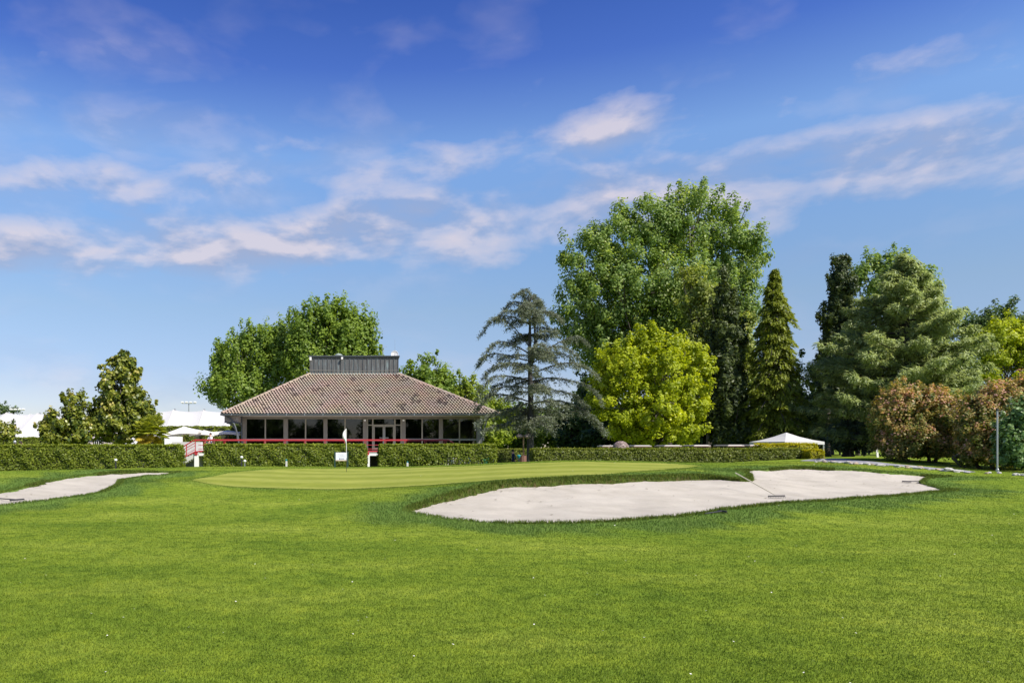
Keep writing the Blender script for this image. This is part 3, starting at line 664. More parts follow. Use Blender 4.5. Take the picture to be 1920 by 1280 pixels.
# roof: four tiled slopes up to the lantern
LY0, LY1 = 68.0, 74.0; LX0, LX1 = fx_(581, LY0), fx_(747, LY0); LZ = fz_(701, LY0); TZ0 = EAVE_Z + .08
E = [Vector((EX0-.05, EY0-.08, TZ0)), Vector((EX1+.05, EY0-.08, TZ0)), Vector((EX1+.05, EY1, TZ0)), Vector((EX0-.05, EY1, TZ0))]
T = [Vector((LX0, LY0, LZ)), Vector((LX1, LY0, LZ)), Vector((LX1, LY1, LZ)), Vector((LX0, LY1, LZ))]
deckm = MB()
for i in range(4):
    j = (i+1) % 4; dn = Vector((0, 0, .06)); deckm.add([E[i]-dn, E[j]-dn, T[j]-dn, T[i]-dn], [(0, 1, 2, 3)])
deckm.add([e-Vector((0, 0, .07)) for e in E], [(3, 2, 1, 0)])
cb(deckm, 'roof_deck', M['interior'])
tv = []; tf = []; tr = []
spots = [(rng.uniform(0.05, .95), rng.uniform(.05, .95), rng.uniform(.08, .26)) for _ in range(64)]
prof = [(-.5, .0), (-.38, .06), (-.2, .10), (.0, .085), (.18, .025), (.34, -.02), (.5, 0.0)]
for i in range(4):
    if i == 2: continue
    j = (i+1) % 4
    ev = (E[j]-E[i]).normalized(); mid0 = (E[i]+E[j])/2; mid1 = (T[i]+T[j])/2
    upv = (T[i]-E[i]) - ev*((T[i]-E[i]).dot(ev)); SL = upv.length; upv.normalize(); nv = ev.cross(upv).normalized()
    rows = 23; tl = SL/rows; tw = .262
    for r in range(rows):
        t0 = r/rows; t1 = (r+.5)/rows
        a = E[i].lerp(T[i], t1); b = E[j].lerp(T[j], t1); ln = (b-a).dot(ev); nco = int(ln/tw)
        orig = E[i] + upv*(SL*t0); ua = (a-E[i]).dot(ev)
        off = (ua // tw) * tw - (tw/2 if r % 2 else 0)
        for c in range(nco+2):
            u = off + (c+.5)*tw
            if u < ua-.02 or u > ua+ln+.02: continue
            base = orig + ev*u + upv*rng.uniform(-.012, .012); lift = rng.uniform(0, .01); o0 = len(tv)
            for s, (ll, hh) in enumerate(((-.07, .085+lift), (tl+.02, .0))):
                for (pu, ph) in prof: tv.append(base + ev*(pu*tw*1.02) + upv*ll + nv*(ph+hh))
            k = len(prof)
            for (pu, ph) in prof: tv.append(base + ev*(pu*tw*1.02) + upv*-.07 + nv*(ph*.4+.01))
            for p in range(k-1): tf.append((o0+p, o0+p+1, o0+k+p+1, o0+k+p))
            uu, vv = (u/ (E[j]-E[i]).length), t0
            val = .55 + .45*rng.random()
            if rng.random() < .03: val = .3
            for su, sv, sr in spots:
                dd = math.hypot((uu-su)*22, (vv-sv)*7)
                if dd < sr*1.6 and rng.random() < .75: val = rng.uniform(.08, .26); break
            tr += [val]*(k-1)
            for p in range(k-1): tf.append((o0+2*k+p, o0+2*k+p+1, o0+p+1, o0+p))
            tr += [0.0]*(k-1)  # lower end faces coloured dark, painting the shade between tile rows
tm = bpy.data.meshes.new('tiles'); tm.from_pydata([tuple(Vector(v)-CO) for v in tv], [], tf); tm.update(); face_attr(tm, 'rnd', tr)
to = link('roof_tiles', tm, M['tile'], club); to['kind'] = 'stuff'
ridge_v = MB()
rm_v = []; 
for i in range(4):
    a, b = E[i], T[i]; n = 24
    for k in range(n):
        p0 = a.lerp(b, k/n) + Vector((0, 0, .05)); p1 = a.lerp(b, (k+1.12)/n) + Vector((0, 0, .02)); ridge_v.tube([p0, p1], [.13, .105], 8)
ro = cb(ridge_v, 'hip_tiles', M['tile']); face_attr(ro.data, 'rnd', rng.uniform(.6, 1.0, len(ro.data.polygons))); ro['kind'] = 'stuff'
# copper lantern: one panel between each pair of standing seams
ztop = fz_(668.5, LY0)
cb(MB().box((LX0+.03, LY0+.08, LZ-.1), (LX1-.03, LY1, ztop)), 'lantern_core', M['gutter'])
npan = 20; pw = (LX1-LX0)/npan
for i in range(npan):
    x0 = LX0+i*pw
    cb(MB().box((x0+.018, LY0+.02+rng.uniform(0, .012), LZ+.06), (x0+pw-.018, LY0+.078, ztop-.02)), 'copper_panel', M['copper'])
    cb(MB().box((x0-.015, LY0-.035, LZ+.05), (x0+.015, LY0+.079, ztop-.01)), 'standing_seam', M['copper'])
cb(MB().box((LX1-.015, LY0-.035, LZ+.05), (LX1+.015, LY0+.079, ztop-.01)), 'standing_seam', M['copper'])
for i in range(12):
    y0 = LY0+.1+i*(LY1-LY0-.1)/12
    cb(MB().box((LX1-.03, y0+.02, LZ+.05), (LX1+.01, y0+.45, ztop-.02)), 'copper_panel', M['copper'])
cb(MB().box((LX0-.12, LY0-.14, ztop), (LX1+.12, LY1+.1, ztop+.09)).box((LX0-.08, LY0-.1, ztop-.07), (LX1+.08, LY0+.0, ztop)), 'lantern_cap', M['gutter'], bevel=.015)
cb(MB().box((LX0-.1, LY0-.14, LZ-.06), (LX1+.1, LY0+.015, LZ+.055)), 'flashing', M['copperpale'])
cb(MB().tube([(LX0-.05, LY0-.12, fz_(693.5, LY0)), (LX0+2.5, LY0-.1, fz_(695, LY0)), ((LX0+LX1)/2, LY0-.1, fz_(696, LY0)), (LX1, LY0-.12, fz_(694.5, LY0))], .018, 5), 'lightning_cable', M['cable'])
for px in (582.5, 641.5):
    x = fx_(px, LY0); cb(MB().box((x-.09, LY0-.28, fz_(676 if px < 600 else 674, LY0)), (x+.09, LY0-.14, fz_(669.8, LY0))), 'floodlight', M['white'], bevel=.02)
vx = fx_(635, LY0+2)
cb(MB().lathe((vx, LY0+2, ztop+.05), [(.2, 0), (.2, .28), (.38, .3), (.36, .36), (.15, .47), (0, .5)], 16), 'roof_vent', M['copperpale'], smooth=False)
for i in range(24):
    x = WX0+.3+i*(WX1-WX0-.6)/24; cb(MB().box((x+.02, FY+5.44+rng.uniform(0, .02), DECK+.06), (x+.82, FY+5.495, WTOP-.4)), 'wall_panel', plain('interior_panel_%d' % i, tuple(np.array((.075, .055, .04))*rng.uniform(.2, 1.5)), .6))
# inside: a few tables and pale lamps that show faintly through the glass
for px in (476, 551, 628, 776, 845):
    x = fx_(px, FY+3.0); cb(MB().box((x-.6, FY+2.4, DECK+.74), (x+.6, FY+3.4, DECK+.78)).tube([(x, FY+2.9, DECK+.06), (x, FY+2.9, DECK+.74)], .05, 6).lathe((x, FY+2.9, DECK+.055), [(.3, 0), (.3, .03), (.05, .06)], 10), 'dining_table', M['wood'])
    for s in (-1, 1):
        cx = x + s*.95; cb(MB().box((cx-.22, FY+2.6, DECK+.42), (cx+.22, FY+3.05, DECK+.47)).box((cx+s*.2-.02, FY+2.6, DECK+.06), (cx+s*.2+.02, FY+3.05, DECK+.9)).box((cx-s*.2-.02, FY+2.6, DECK+.06), (cx-s*.2+.02, FY+2.66, DECK+.42)), 'dining_chair', M['pink'])

# things on the lantern
ax = fx_(717.5, LY0+3); bz = ztop+.09
ant = empty('tv_antenna', (ax, LY0+3, bz), 'thin television antenna mast on top of the copper lantern', 'antenna')
MB().tube([(0, 0, 0), (0, 0, 1.45)], .022, 6).build('mast', M['steel'], ant)
for z, l in ((1.25, .45), (.8, .22)):
    mb = MB().tube([(-.06, 0, z), (l, .1, z)], .014, 5)
    for q in np.linspace(.05, .95, 6): mb.tube([(l*q, .1*q-.16, z), (l*q, .1*q+.16, z+.02)], .009, 4)
    mb.build('boom', M['steel'], ant)
MB().tube([(-.9, 0, .18), (.5, 0, .22)], .012, 5).build('stay', M['steel'], ant)
sx = fx_(740, LY0+2.0)
dish = empty('satellite_dish', (sx, LY0+2.0, bz), 'round white satellite dish at the right end of the lantern', 'satellite dish')
MB().tube([(0, 0, 0), (0, 0, .32)], .03, 8).build('post', M['steel'], dish)
dm = MB(); pr = [(.0, .09), (.13, .08), (.25, .05), (.34, 0), (.355, .0), (.25, .035), (.0, .07)]
vs = []; n = 20
for r, d in pr:
    for j in range(n):
        t = 2*math.pi*j/n; vs.append((r*math.cos(t), d-.03, .36+r*math.sin(t)))
dm.add(vs, [(i*n+j, i*n+(j+1) % n, (i+1)*n+(j+1) % n, (i+1)*n+j) for i in range(len(pr)-1) for j in range(n)])
dm.build('reflector', M['white'], dish, smooth=True)
MB().tube([(0, -.05, .08), (0, -.38, .34)], .012, 5).box((-.03, -.42, .31), (.03, -.36, .37)).build('feed_arm', M['steel'], dish)
o = MB().tube([(0, 0, 0), (0, 0, .9)], [.02, .016], 6).tube([(0, 0, .9), (0, 0, 1.9)], [.01, .006], 5).build('whip_antenna', M['steel']); o.location = (fx_(740.5, LY0+3), LY0+3, bz)
tag(o, 'thin vertical whip antenna rising behind the satellite dish', 'antenna')

# ------------------------------------------------------------------ terrace in front of the clubhouse
TYF = 58.0
def tx(px): return (px - CX) * TYF / FPX
def tz(py): return EYE + (HY - py) * TYF / FPX
ter = empty('terrace', (tx(640), TYF, 0.1), 'raised white terrace deck with red steel railing in front of the clubhouse', 'terrace')
TO = Vector(ter.location)
def tb(mb, name, mat, parent=None, bevel=0.0):
    mb.v = [tuple(Vector(v) - TO) for v in mb.v]; return mb.build(name, mat, parent or ter, bevel=bevel)
tb(MB().box((tx(372), TYF, tz(854)), (tx(842), FY-.13, tz(847.2))), 'deck_slab', M['white'])
tb(MB().box((tx(330)-3, TYF+2.2, .0), (tx(452)-.3, TYF+10, tz(841))), 'platform', M['concrete'])
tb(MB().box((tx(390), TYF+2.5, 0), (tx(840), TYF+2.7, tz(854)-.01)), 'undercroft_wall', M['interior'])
for px in (368.5, 689.5):
    tb(MB().box((tx(px-3.7), TYF-.12, 0), (tx(px+3.7), TYF+.2, tz(853.5))), 'pillar', M['white'], bevel=.01)
    tb(MB().box((tx(px-2.8), TYF-.17, tz(852.5)), (tx(px+2.8), TYF-.125, tz(847.5))), 'beam_end', M['red'])
tb(MB().box((tx(372), TYF-.06, tz(847)), (tx(842), TYF-.003, tz(844.3))), 'edge_beam', M['red'])
tb(MB().box((tx(365), TYF-.05, tz(826.3)), (tx(841), TYF+.05, tz(823.2))), 'top_rail', M['red'], bevel=.01)
for py in (834, 841.2): tb(MB().tube([(tx(372), TYF-.02, tz(py)), (tx(841), TYF-.02, tz(py))], .025, 6), 'lower_rail', M['red'])
for px in np.arange(384, 842, 37.6):
    for s in (-.075, .035): tb(MB().box((tx(px)+s, TYF-.035, tz(844.5)), (tx(px)+s+.04, TYF+.02, tz(826))), 'baluster', M['red'])
# stairs down to the left, with concrete stringer and sloping rails
sl = lambda px, py: Vector((tx(px), TYF-.05, tz(py)))
st = MB()
vs = [sl(374, 846.5), sl(374, 851), sl(338, 874), sl(325, 874), sl(325, 868)]
v2 = [Vector((v.x, TYF+1.6, v.z)) for v in vs]
st.add(vs + v2, [(0, 4, 3, 2, 1)] + [(5, 6, 7, 8, 9)] + [(i, (i+1) % 5, 5+(i+1) % 5, 5+i) for i in range(5)])
so = tb(st, 'stair', M['concrete'])
for i in range(9):
    t = i/9; x1 = tx(372 - 42*t); z1 = tz(847.5 + 24*t)
    tb(MB().box((x1-.24, TYF+.0, z1-.35), (x1, TYF+1.55, z1+.06)), 'step', M['concrete'])
tb(MB().box((tx(312), TYF+1.62, 0), (tx(369), TYF+2.1, tz(827.8))), 'stair_wall', M['concrete'])
for (a, b, r) in (((365, 824.6), (343, 837.5), .05), ((367, 829.5), (343, 843), .03), ((367, 834.5), (343, 847.5), .02), ((367, 841.5), (343, 855), .02), ((372, 846.3), (367, 846.3), .05), ((367, 846.3), (340, 859.5), .055)):
    tb(MB().tube([sl(*a), sl(*b)], r, 6), 'stair_rail', M['red'])
for px, p0, p1 in ((366.5, 824, 847), (350, 833.5, 855)): tb(MB().box((tx(px)-.03, TYF-.08, tz(p1)), (tx(px)+.03, TYF-.03, tz(p0))), 'stair_post', M['red'])
for (a, b, r) in (((841, 824.7), (861, 836.5), .05), ((827, 827), (838, 833.5), .02)): tb(MB().tube([sl(*a), sl(*b)], r, 6), 'stair_rail', M['red'])

# ------------------------------------------------------------------ foliage
def leaf_mesh(name, c, nrm, size, asp, rnd, roll=None, axis=None):
    """rhombic leaves: centres c, unit normals nrm, length size, width size*asp; axis fixes the long direction"""
    n = len(c); nrm = nrm / (np.linalg.norm(nrm, axis=1, keepdims=True) + 1e-9)
    if axis is None:
        r = rng.normal(size=(n, 3)); a = np.cross(nrm, r)
    else: a = axis - nrm * (axis*nrm).sum(1, keepdims=True)
    a /= np.linalg.norm(a, axis=1, keepdims=True) + 1e-9
    b = np.cross(nrm, a); s = np.asarray(size).reshape(-1, 1) * np.ones((n, 1)); w = s*asp
    v = np.empty((n, 4, 3), np.float32)
    v[:, 0] = c - a*s*.5; v[:, 1] = c + b*w*.5 - a*s*.05; v[:, 2] = c + a*s*.5; v[:, 3] = c - b*w*.5 - a*s*.05
    me = np_mesh(name, v.reshape(-1, 3), np.arange(4*n).reshape(-1, 4), 4); face_attr(me, 'rnd', np.clip(rnd, 0, 1)); return me
def unit(v): return v / (np.linalg.norm(v, axis=-1, keepdims=True) + 1e-9)
def rdir(n): return unit(rng.normal(size=(n, 3)))
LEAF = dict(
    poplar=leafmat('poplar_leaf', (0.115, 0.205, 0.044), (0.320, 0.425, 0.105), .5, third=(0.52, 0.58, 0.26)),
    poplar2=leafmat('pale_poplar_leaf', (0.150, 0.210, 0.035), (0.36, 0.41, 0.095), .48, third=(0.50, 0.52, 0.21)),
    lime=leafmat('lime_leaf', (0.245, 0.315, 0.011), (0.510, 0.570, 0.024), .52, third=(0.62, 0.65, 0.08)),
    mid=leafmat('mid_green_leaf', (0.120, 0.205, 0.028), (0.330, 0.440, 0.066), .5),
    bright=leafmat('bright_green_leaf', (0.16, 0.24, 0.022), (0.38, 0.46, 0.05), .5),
    dark=leafmat('dark_green_leaf', (0.038, 0.080, 0.019), (0.145, 0.215, 0.050), .45),
    cypress=leafmat('cypress_spray', (0.020, 0.040, 0.011), (0.120, 0.155, 0.034), .3),
    spruce=leafmat('spruce_spray', (0.050, 0.085, 0.014), (0.320, 0.370, 0.042), .42),
    bluespruce=leafmat('blue_spruce_spray', (0.08, 0.13, 0.11), (0.24, 0.32, 0.28), .3),
    pine=leafmat('pine_needle', (0.190, 0.250, 0.090), (0.500, 0.560, 0.260), .48, tcol=(1.15, 1.15, .75)),
    cedar=leafmat('cedar_needle', (0.095, 0.120, 0.078), (0.275, 0.305, 0.215), .36, tcol=(1.1, 1.1, .85)),
    magnolia=leafmat('magnolia_leaf', (0.060, 0.100, 0.012), (0.30, 0.32, 0.038), .32, rough=.4, spec=.45, third=(0.52, 0.45, 0.14)),
    palm=leafmat('palm_frond', (0.22, 0.27, 0.022), (0.50, 0.52, 0.07), .45),
    palmold=leafmat('old_palm_frond', (0.46, 0.34, 0.025), (0.62, 0.50, 0.07), .4),
    hedge=leafmat('hedge_leaf', (0.080, 0.125, 0.011), (0.270, 0.320, 0.032), .42, third=(0.36, 0.40, 0.055)),
    hedge2=leafmat('conifer_hedge_leaf', (0.080, 0.112, 0.013), (0.240, 0.275, 0.036), .4),
    yhedge=leafmat('golden_leaf', (0.24, 0.26, 0.008), (0.56, 0.50, 0.012), .45),
    photinia=leafmat('photinia_leaf', (0.125, 0.165, 0.028), (0.52, 0.385, 0.125), .45, third=(0.74, 0.42, 0.34), tpos=.82, dpos=.27),
    silver=leafmat('silver_leaf', (0.065, 0.150, 0.035), (0.26, 0.38, 0.14), .35, third=(0.70, 0.70, 0.62)))
def limb(mb, a, b, r0, r1, sag=0.15, n=5):
    a, b = Vector(a), Vector(b); d = b-a; side = Vector(rng.normal(0, .07, 3))*d.length
    pts = [a.lerp(b, t) + side*math.sin(math.pi*t) + Vector((0, 0, -sag*d.length*math.sin(math.pi*t)*.5)) for t in np.linspace(0, 1, n)]
    mb.tube(pts, list(np.linspace(r0, r1, n)), 6, cap=False); return pts
def broadleaf(name, label, cat, base, lobes, Y, leafm, lsize, nclump, per, crad, trunk_r, group=None, asp=.7, upb=.5, flat=1.0, shell=.62, depth=None, bark='bark', stems=1, tall=1.0, fork=.35, shoots=.7, spike=.5, topb=.0):
    """lobes: (photo x, photo y, half-width px, half-height px, depth offset m) at distance Y"""
    bx, by_, bz_ = base; root = empty(name, base, label, cat, group); B = np.array(base)
    s = Y/FPX; cs = []; ls = []
    area = np.array([l[2]*l[3] for l in lobes], float); area /= area.sum()
    C = []; O = []; CR = []
    for l, w in zip(lobes, area):
        p = W(l[0], l[1], Y + l[4]); rx, rz = l[2]*(Y+l[4])/FPX, l[3]*(Y+l[4])/FPX; ry = (depth or .8)*rx
        k = max(4, int(nclump*w)); d = rdir(k); rr = shell + (1-shell)*rng.random((k, 1))**.6
        pos = np.array(p) + d*rr*np.array([rx, ry, rz])
        C.append(pos); O.append(unit(d*np.array([1/rx, 1/ry, 1/rz]))); cs.append(np.array(p))
    C = np.concatenate(C); O = np.concatenate(O); keep = C[:, 2] > bz_+.4; C, O = C[keep], O[keep]; k = len(C)
    cr = crad*rng.uniform(.5, 1.25, (k, 1))*np.array([[1, 1, flat*tall]]); per_k = np.full(k, float(per))
    # young shoots that break up the outline
    up_ = np.flatnonzero((O[:, 2] > -.35) & (rng.random(k) < shoots)); ns = len(up_)
    SC = C[up_] + O[up_]*crad*rng.uniform(.35, 1.15, (ns, 1)) + np.array([0, 0, 1])*crad*rng.uniform(0, .8, (ns, 1))*spike
    SR = crad*rng.uniform(.28, .55, (ns, 1))*np.array([[1, 1, 1+spike]])
    C = np.concatenate([C, SC]); O = np.concatenate([O, O[up_]]); cr = np.concatenate([cr, SR]); per_k = np.r_[per_k, np.full(ns, per*.38)]
    k = len(C); crn = rng.normal(0, .17, k)
    m = rng.poisson(per_k)+3; ci = np.repeat(np.arange(k), m); n = len(ci)
    d = rdir(n); rad = rng.random((n, 1))**(1/2.2)
    pos = C[ci] + d*rad*cr[ci]
    nr = unit(d*.8 + O[ci]*.7 + np.array([0, 0, upb]) + rng.normal(0, .55, (n, 3)))
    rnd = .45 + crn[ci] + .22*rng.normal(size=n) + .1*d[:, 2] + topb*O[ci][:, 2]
    me = leaf_mesh('crown', pos - B, nr, lsize*rng.uniform(.7, 1.3, n), asp, rnd); link('crown', me, leafm, root)
    # trunk, limbs to the lobes, then branches to a share of the clumps
    mb = MB(); top = np.mean(cs, 0)
    zf = bz_ + (min(c[2] for c in cs)-bz_)*fork + .3
    tops = []
    for q in range(stems):
        ofs = np.array([rng.normal(0, .6 if stems > 1 else 0), rng.normal(0, .4 if stems > 1 else 0), 0])
        f = Vector((bx + (top[0]-bx)*.3 + ofs[0]*1.6, by_ + (top[1]-by_)*.3 + ofs[1]*1.6, zf)); b0 = Vector((bx+ofs[0], by_+ofs[1], bz_-.15))
        mb.tube([b0, b0.lerp(f, .08)+Vector((0, 0, .05)), b0.lerp(f, .5)+Vector(rng.normal(0, .08, 3)), f], [trunk_r*1.35, trunk_r, trunk_r*.85, trunk_r*.75], 8, cap=False); tops.append(f)
    for i, c in enumerate(cs):
        f = tops[i % stems]; limb(mb, f, Vector(c), trunk_r*.55, trunk_r*.16, .05, 6)
    sub = rng.permutation(k)[:min(k, 110)]
    for q in sub:
        j = int(np.argmin([np.linalg.norm(C[q]-c) for c in cs])); limb(mb, Vector(tops[j % stems]).lerp(Vector(cs[j]), rng.uniform(.45, 1.0)), Vector(C[q]), trunk_r*.16, trunk_r*.05, .08, 4)
    mb.v = [tuple(Vector(v)-Vector(base)) for v in mb.v]; mb.build('trunk', M[bark], root, smooth=True)
    return root
def gbase(px, Y, dz=0.0):
    x = (px-CX)*Y/FPX; return (x, Y, gz(x, Y)+dz)

# the great poplar and its neighbours
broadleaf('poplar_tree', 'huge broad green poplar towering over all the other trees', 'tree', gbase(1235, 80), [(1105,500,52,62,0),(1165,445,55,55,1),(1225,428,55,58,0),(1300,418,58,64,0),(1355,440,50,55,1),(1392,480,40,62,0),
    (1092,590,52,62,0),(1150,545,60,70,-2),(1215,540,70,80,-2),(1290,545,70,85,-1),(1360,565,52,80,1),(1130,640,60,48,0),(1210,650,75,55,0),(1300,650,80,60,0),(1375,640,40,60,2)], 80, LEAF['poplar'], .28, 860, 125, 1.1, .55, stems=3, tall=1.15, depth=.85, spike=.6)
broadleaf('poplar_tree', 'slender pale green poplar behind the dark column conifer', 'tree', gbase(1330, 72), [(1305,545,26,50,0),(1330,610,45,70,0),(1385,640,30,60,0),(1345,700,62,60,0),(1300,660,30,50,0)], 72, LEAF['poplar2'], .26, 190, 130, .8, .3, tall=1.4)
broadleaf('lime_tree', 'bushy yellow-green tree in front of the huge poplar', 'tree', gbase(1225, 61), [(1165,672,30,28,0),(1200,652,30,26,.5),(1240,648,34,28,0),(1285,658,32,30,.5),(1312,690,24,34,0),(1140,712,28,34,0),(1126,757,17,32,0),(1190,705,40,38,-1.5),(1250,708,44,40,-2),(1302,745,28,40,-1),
    (1163,762,40,40,-1.5),(1230,775,50,40,-2.2),(1292,798,28,34,-1),(1180,808,48,28,0),(1250,822,50,24,-.5)], 61, LEAF['lime'], .22, 400, 120, .68, .28, flat=.75, depth=.9, shell=.5, shoots=.9, spike=.6)

def conifer(name, label, base, Ytop, prof, Y, leafm, nbr, per, lsize, droop, asp=.3, group=None, up0=.1, bark='bark', tr=.3, cat='tree', tilt=0.0):
    """whorls of drooping branches; prof: list of (height fraction, half-width m)"""
    root = empty(name, base, label, cat, group); B = np.array(base); H = Ytop - base[2]
    ph, pw = np.array(prof).T
    mb = MB(); mb.tube([(0, 0, -.2), (0, 0, H*.5), (tilt, 0, H*.98)], [tr, tr*.6, .03], 8, cap=False)
    P = []; A = []; Rn = []; NN = []
    for i in range(nbr):
        h = ph[0] + (ph[-1]-ph[0]) * ((i+rng.random())/nbr); az_ = i*2.39996 + rng.normal(0, .3); Lb = np.interp(h, ph, pw)*rng.uniform(.68, 1.14)*(1+.22*math.sin(az_*2+h*23+nbr)*math.sin(h*41+az_*3+nbr*.7))
        dr = np.array([math.cos(az_), math.sin(az_), 0]); z0 = h*H + Lb*droop*.45
        t = np.linspace(0, 1, 6); path = np.stack([dr[0]*Lb*t, dr[1]*Lb*t, z0 + up0*Lb*t - droop*Lb*t**1.7], -1); path[:, 0] += tilt*h
        if Lb > .5: mb.tube([Vector(p) for p in path], list(np.linspace(.05+.012*Lb, .012, 6)), 5, cap=False)
        m = int(per*(.35+Lb/ pw.max())); tt = rng.random(m)**.55; k = np.minimum((tt*5).astype(int), 4); fr = tt*5-k
        p = path[k]*(1-fr[:, None]) + path[k+1]*fr[:, None]; side = np.array([-dr[1], dr[0], 0]); sp = (.42*Lb*(1-tt*.7) + .14)
        so_ = rng.uniform(-1, 1, m); p = p + side*(so_*sp)[:, None] + rng.normal(0, .06, (m, 3)); p[:, 2] -= np.abs(so_)*sp*droop*.5
        ax_ = unit(dr*(.7+.3*tt[:, None]) + side*so_[:, None]*.7 + np.array([0, 0, -droop*1.0])*(.4+tt[:, None]) + rng.normal(0, .3, (m, 3)))
        P.append(p + ax_*lsize*.3); A.append(ax_); Rn.append(.18 + .45*tt**2 + .22*rng.random(m) + .1*np.abs(so_)); NN.append(unit(np.array([0, 0, 1]) + dr*.6 + rng.normal(0, .6, (m, 3))))
    P = np.concatenate(P); A = np.concatenate(A); Rn = np.concatenate(Rn); NN = np.concatenate(NN)
    me = leaf_mesh('crown', P, NN, lsize*rng.uniform(.6, 1.35, len(P)), asp, Rn, axis=A); link('crown', me, leafm, root)
    mb.build('trunk', M[bark], root, smooth=True); return root
def zt(py, Y): return EYE + (HY-py)*Y/FPX
def column(label, px, y0, y1, prof, Y, leafm, ncl, seed, name):
    lb = []; r2 = np.random.default_rng(seed)
    for t in np.linspace(0, 1, 15):
        w = np.interp(t, *np.array(prof).T); py = y0+(y1-y0)*t
        for q in range(1 if w < 14 else 4): lb.append((px + r2.uniform(-.45, .45)*w, py + r2.uniform(-9, 9), w*r2.uniform(.48, .68), 20+w*.25, r2.uniform(-.5, .5)*w*Y/FPX))
    return broadleaf(name, label, 'tree', gbase(px, Y), lb, Y, leafm, .32, ncl, 140, .62, .09, asp=.42, upb=.15, tall=1.35, shell=.45, depth=1.0, shoots=.8, spike=.9, topb=.05, fork=.5)
column('narrow dark columnar conifer right of the yellow-green tree', 1361, 532, 815, [(0,4),(.12,14),(.35,27),(.6,34),(.85,40),(1,40)], 64, LEAF['cypress'], 620, 3, 'column_conifer')
conifer('spruce_tree', 'pointed spruce with yellowish tips standing alone against the sky', gbase(1453, 62), zt(505, 62), [(.0,2.0),(.06,2.5),(.3,2.35),(.55,1.75),(.75,1.35),(.9,.7),(.97,.3),(1,.05)], 62, LEAF['spruce'], 210, 200, .30, .85, asp=.34, up0=.2)
column('tall dark conifer spire left behind the big pine', 1575, 480, 800, [(0,5),(.1,16),(.3,33),(.5,42),(.8,46),(1,46)], 74, LEAF['cypress'], 640, 5, 'cypress_tree')
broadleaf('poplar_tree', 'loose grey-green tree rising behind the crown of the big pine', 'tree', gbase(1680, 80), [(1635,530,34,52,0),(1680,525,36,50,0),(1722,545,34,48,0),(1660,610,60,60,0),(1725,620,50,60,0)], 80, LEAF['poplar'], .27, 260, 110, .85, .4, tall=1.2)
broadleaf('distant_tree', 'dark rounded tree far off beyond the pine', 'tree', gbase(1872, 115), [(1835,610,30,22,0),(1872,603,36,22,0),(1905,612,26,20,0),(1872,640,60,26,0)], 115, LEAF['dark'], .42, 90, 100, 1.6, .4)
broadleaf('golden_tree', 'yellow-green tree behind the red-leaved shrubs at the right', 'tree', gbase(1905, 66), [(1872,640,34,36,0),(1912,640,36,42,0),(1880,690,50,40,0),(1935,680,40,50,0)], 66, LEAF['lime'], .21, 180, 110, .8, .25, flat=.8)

# long-needled pine: tufts of hanging needles on upswept branches
def pine(base, Y):
    root = empty('pine_tree', base, 'big spreading pine with long pale drooping needles', 'tree'); B = np.array(base)
    H = zt(490, Y)-base[2]; mb = MB(); mb.tube([(0, 0, -.2), (.05, 0, H*.5), (0, 0, H*.97)], [.38, .24, .04], 9, cap=False)
    ph = np.array([.06, .12, .25, .42, .58, .75, .9, 1.0]); pl = np.array([6.6, 7.8, 7.6, 6.7, 5.6, 3.7, 1.7, .3])
    T_ = []; D_ = []
    nb = 128
    for i in range(nb):
        h = .06+.94*((i+rng.random())/nb)**1.05; Lb = np.interp(h, ph, pl)*rng.uniform(.72, 1.08); az_ = i*2.39996+rng.normal(0, .3)
        if math.cos(az_) > 0: Lb *= 1.1 if h < .3 else .82
        dr = np.array([math.cos(az_), math.sin(az_), 0.]); t = np.linspace(0, 1, 8)
        path = np.stack([dr[0]*Lb*t, dr[1]*Lb*t, h*H + Lb*(.02*t + .10*t**2.5) - .02*Lb], -1)
        mb.tube([Vector(p) for p in path], list(np.linspace(.045+.010*Lb, .018, 8)), 5, cap=False)
        m = int(9 + Lb*6.5)
        for q in range(m):
            tt = .22+.78*(q+rng.random())/m; k = min(int(tt*7), 6); fr = tt*7-k; p = path[k]*(1-fr)+path[k+1]*fr
            side = np.array([-dr[1], dr[0], 0])*rng.uniform(-1, 1)*(.28*Lb*(1.05-tt)+.25); tip = p + side + dr*.25*rng.random() + np.array([0, 0, rng.uniform(.0, .38)])
            if q % 3 == 0: mb.tube([Vector(p), Vector((p+tip)/2+np.array([0, 0, -.05])), Vector(tip)], [.02, .016, .012], 4, cap=False)
            T_.append(tip); D_.append(unit(dr*.5 + side*.3 + np.array([0, 0, .75]) + rng.normal(0, .15, 3)))
            T_.append((p+tip)/2 + rng.normal(0, .1, 3)); D_.append(unit(dr*.4 + side*.4 + np.array([0, 0, .6]) + rng.normal(0, .2, 3)))
    T_ = np.array(T_); D_ = np.array(D_); k = len(T_); per = 17; ci = np.repeat(np.arange(k), per); n = len(ci)
    out = unit(D_[ci]*.5 + rdir(n)); ln = rng.uniform(.24, .44, n)
    axis = unit(out*.95 + np.array([0, 0, -.42]) + D_[ci]*.45)
    c = T_[ci] + out*.07 + axis*ln[:, None]*.5
    rnd = .5 + .22*rng.normal(size=k)[ci] + .2*rng.normal(size=n)
    me = leaf_mesh('crown', c, unit(out*.6 + np.array([.35, -.2, .8]) + rng.normal(0, .3, (n, 3))), ln, .22, rnd, axis=axis); link('crown', me, LEAF['pine'], root)
    mb.build('trunk', M['greybark'], root, smooth=True)
pine(gbase(1700, 57), 57)

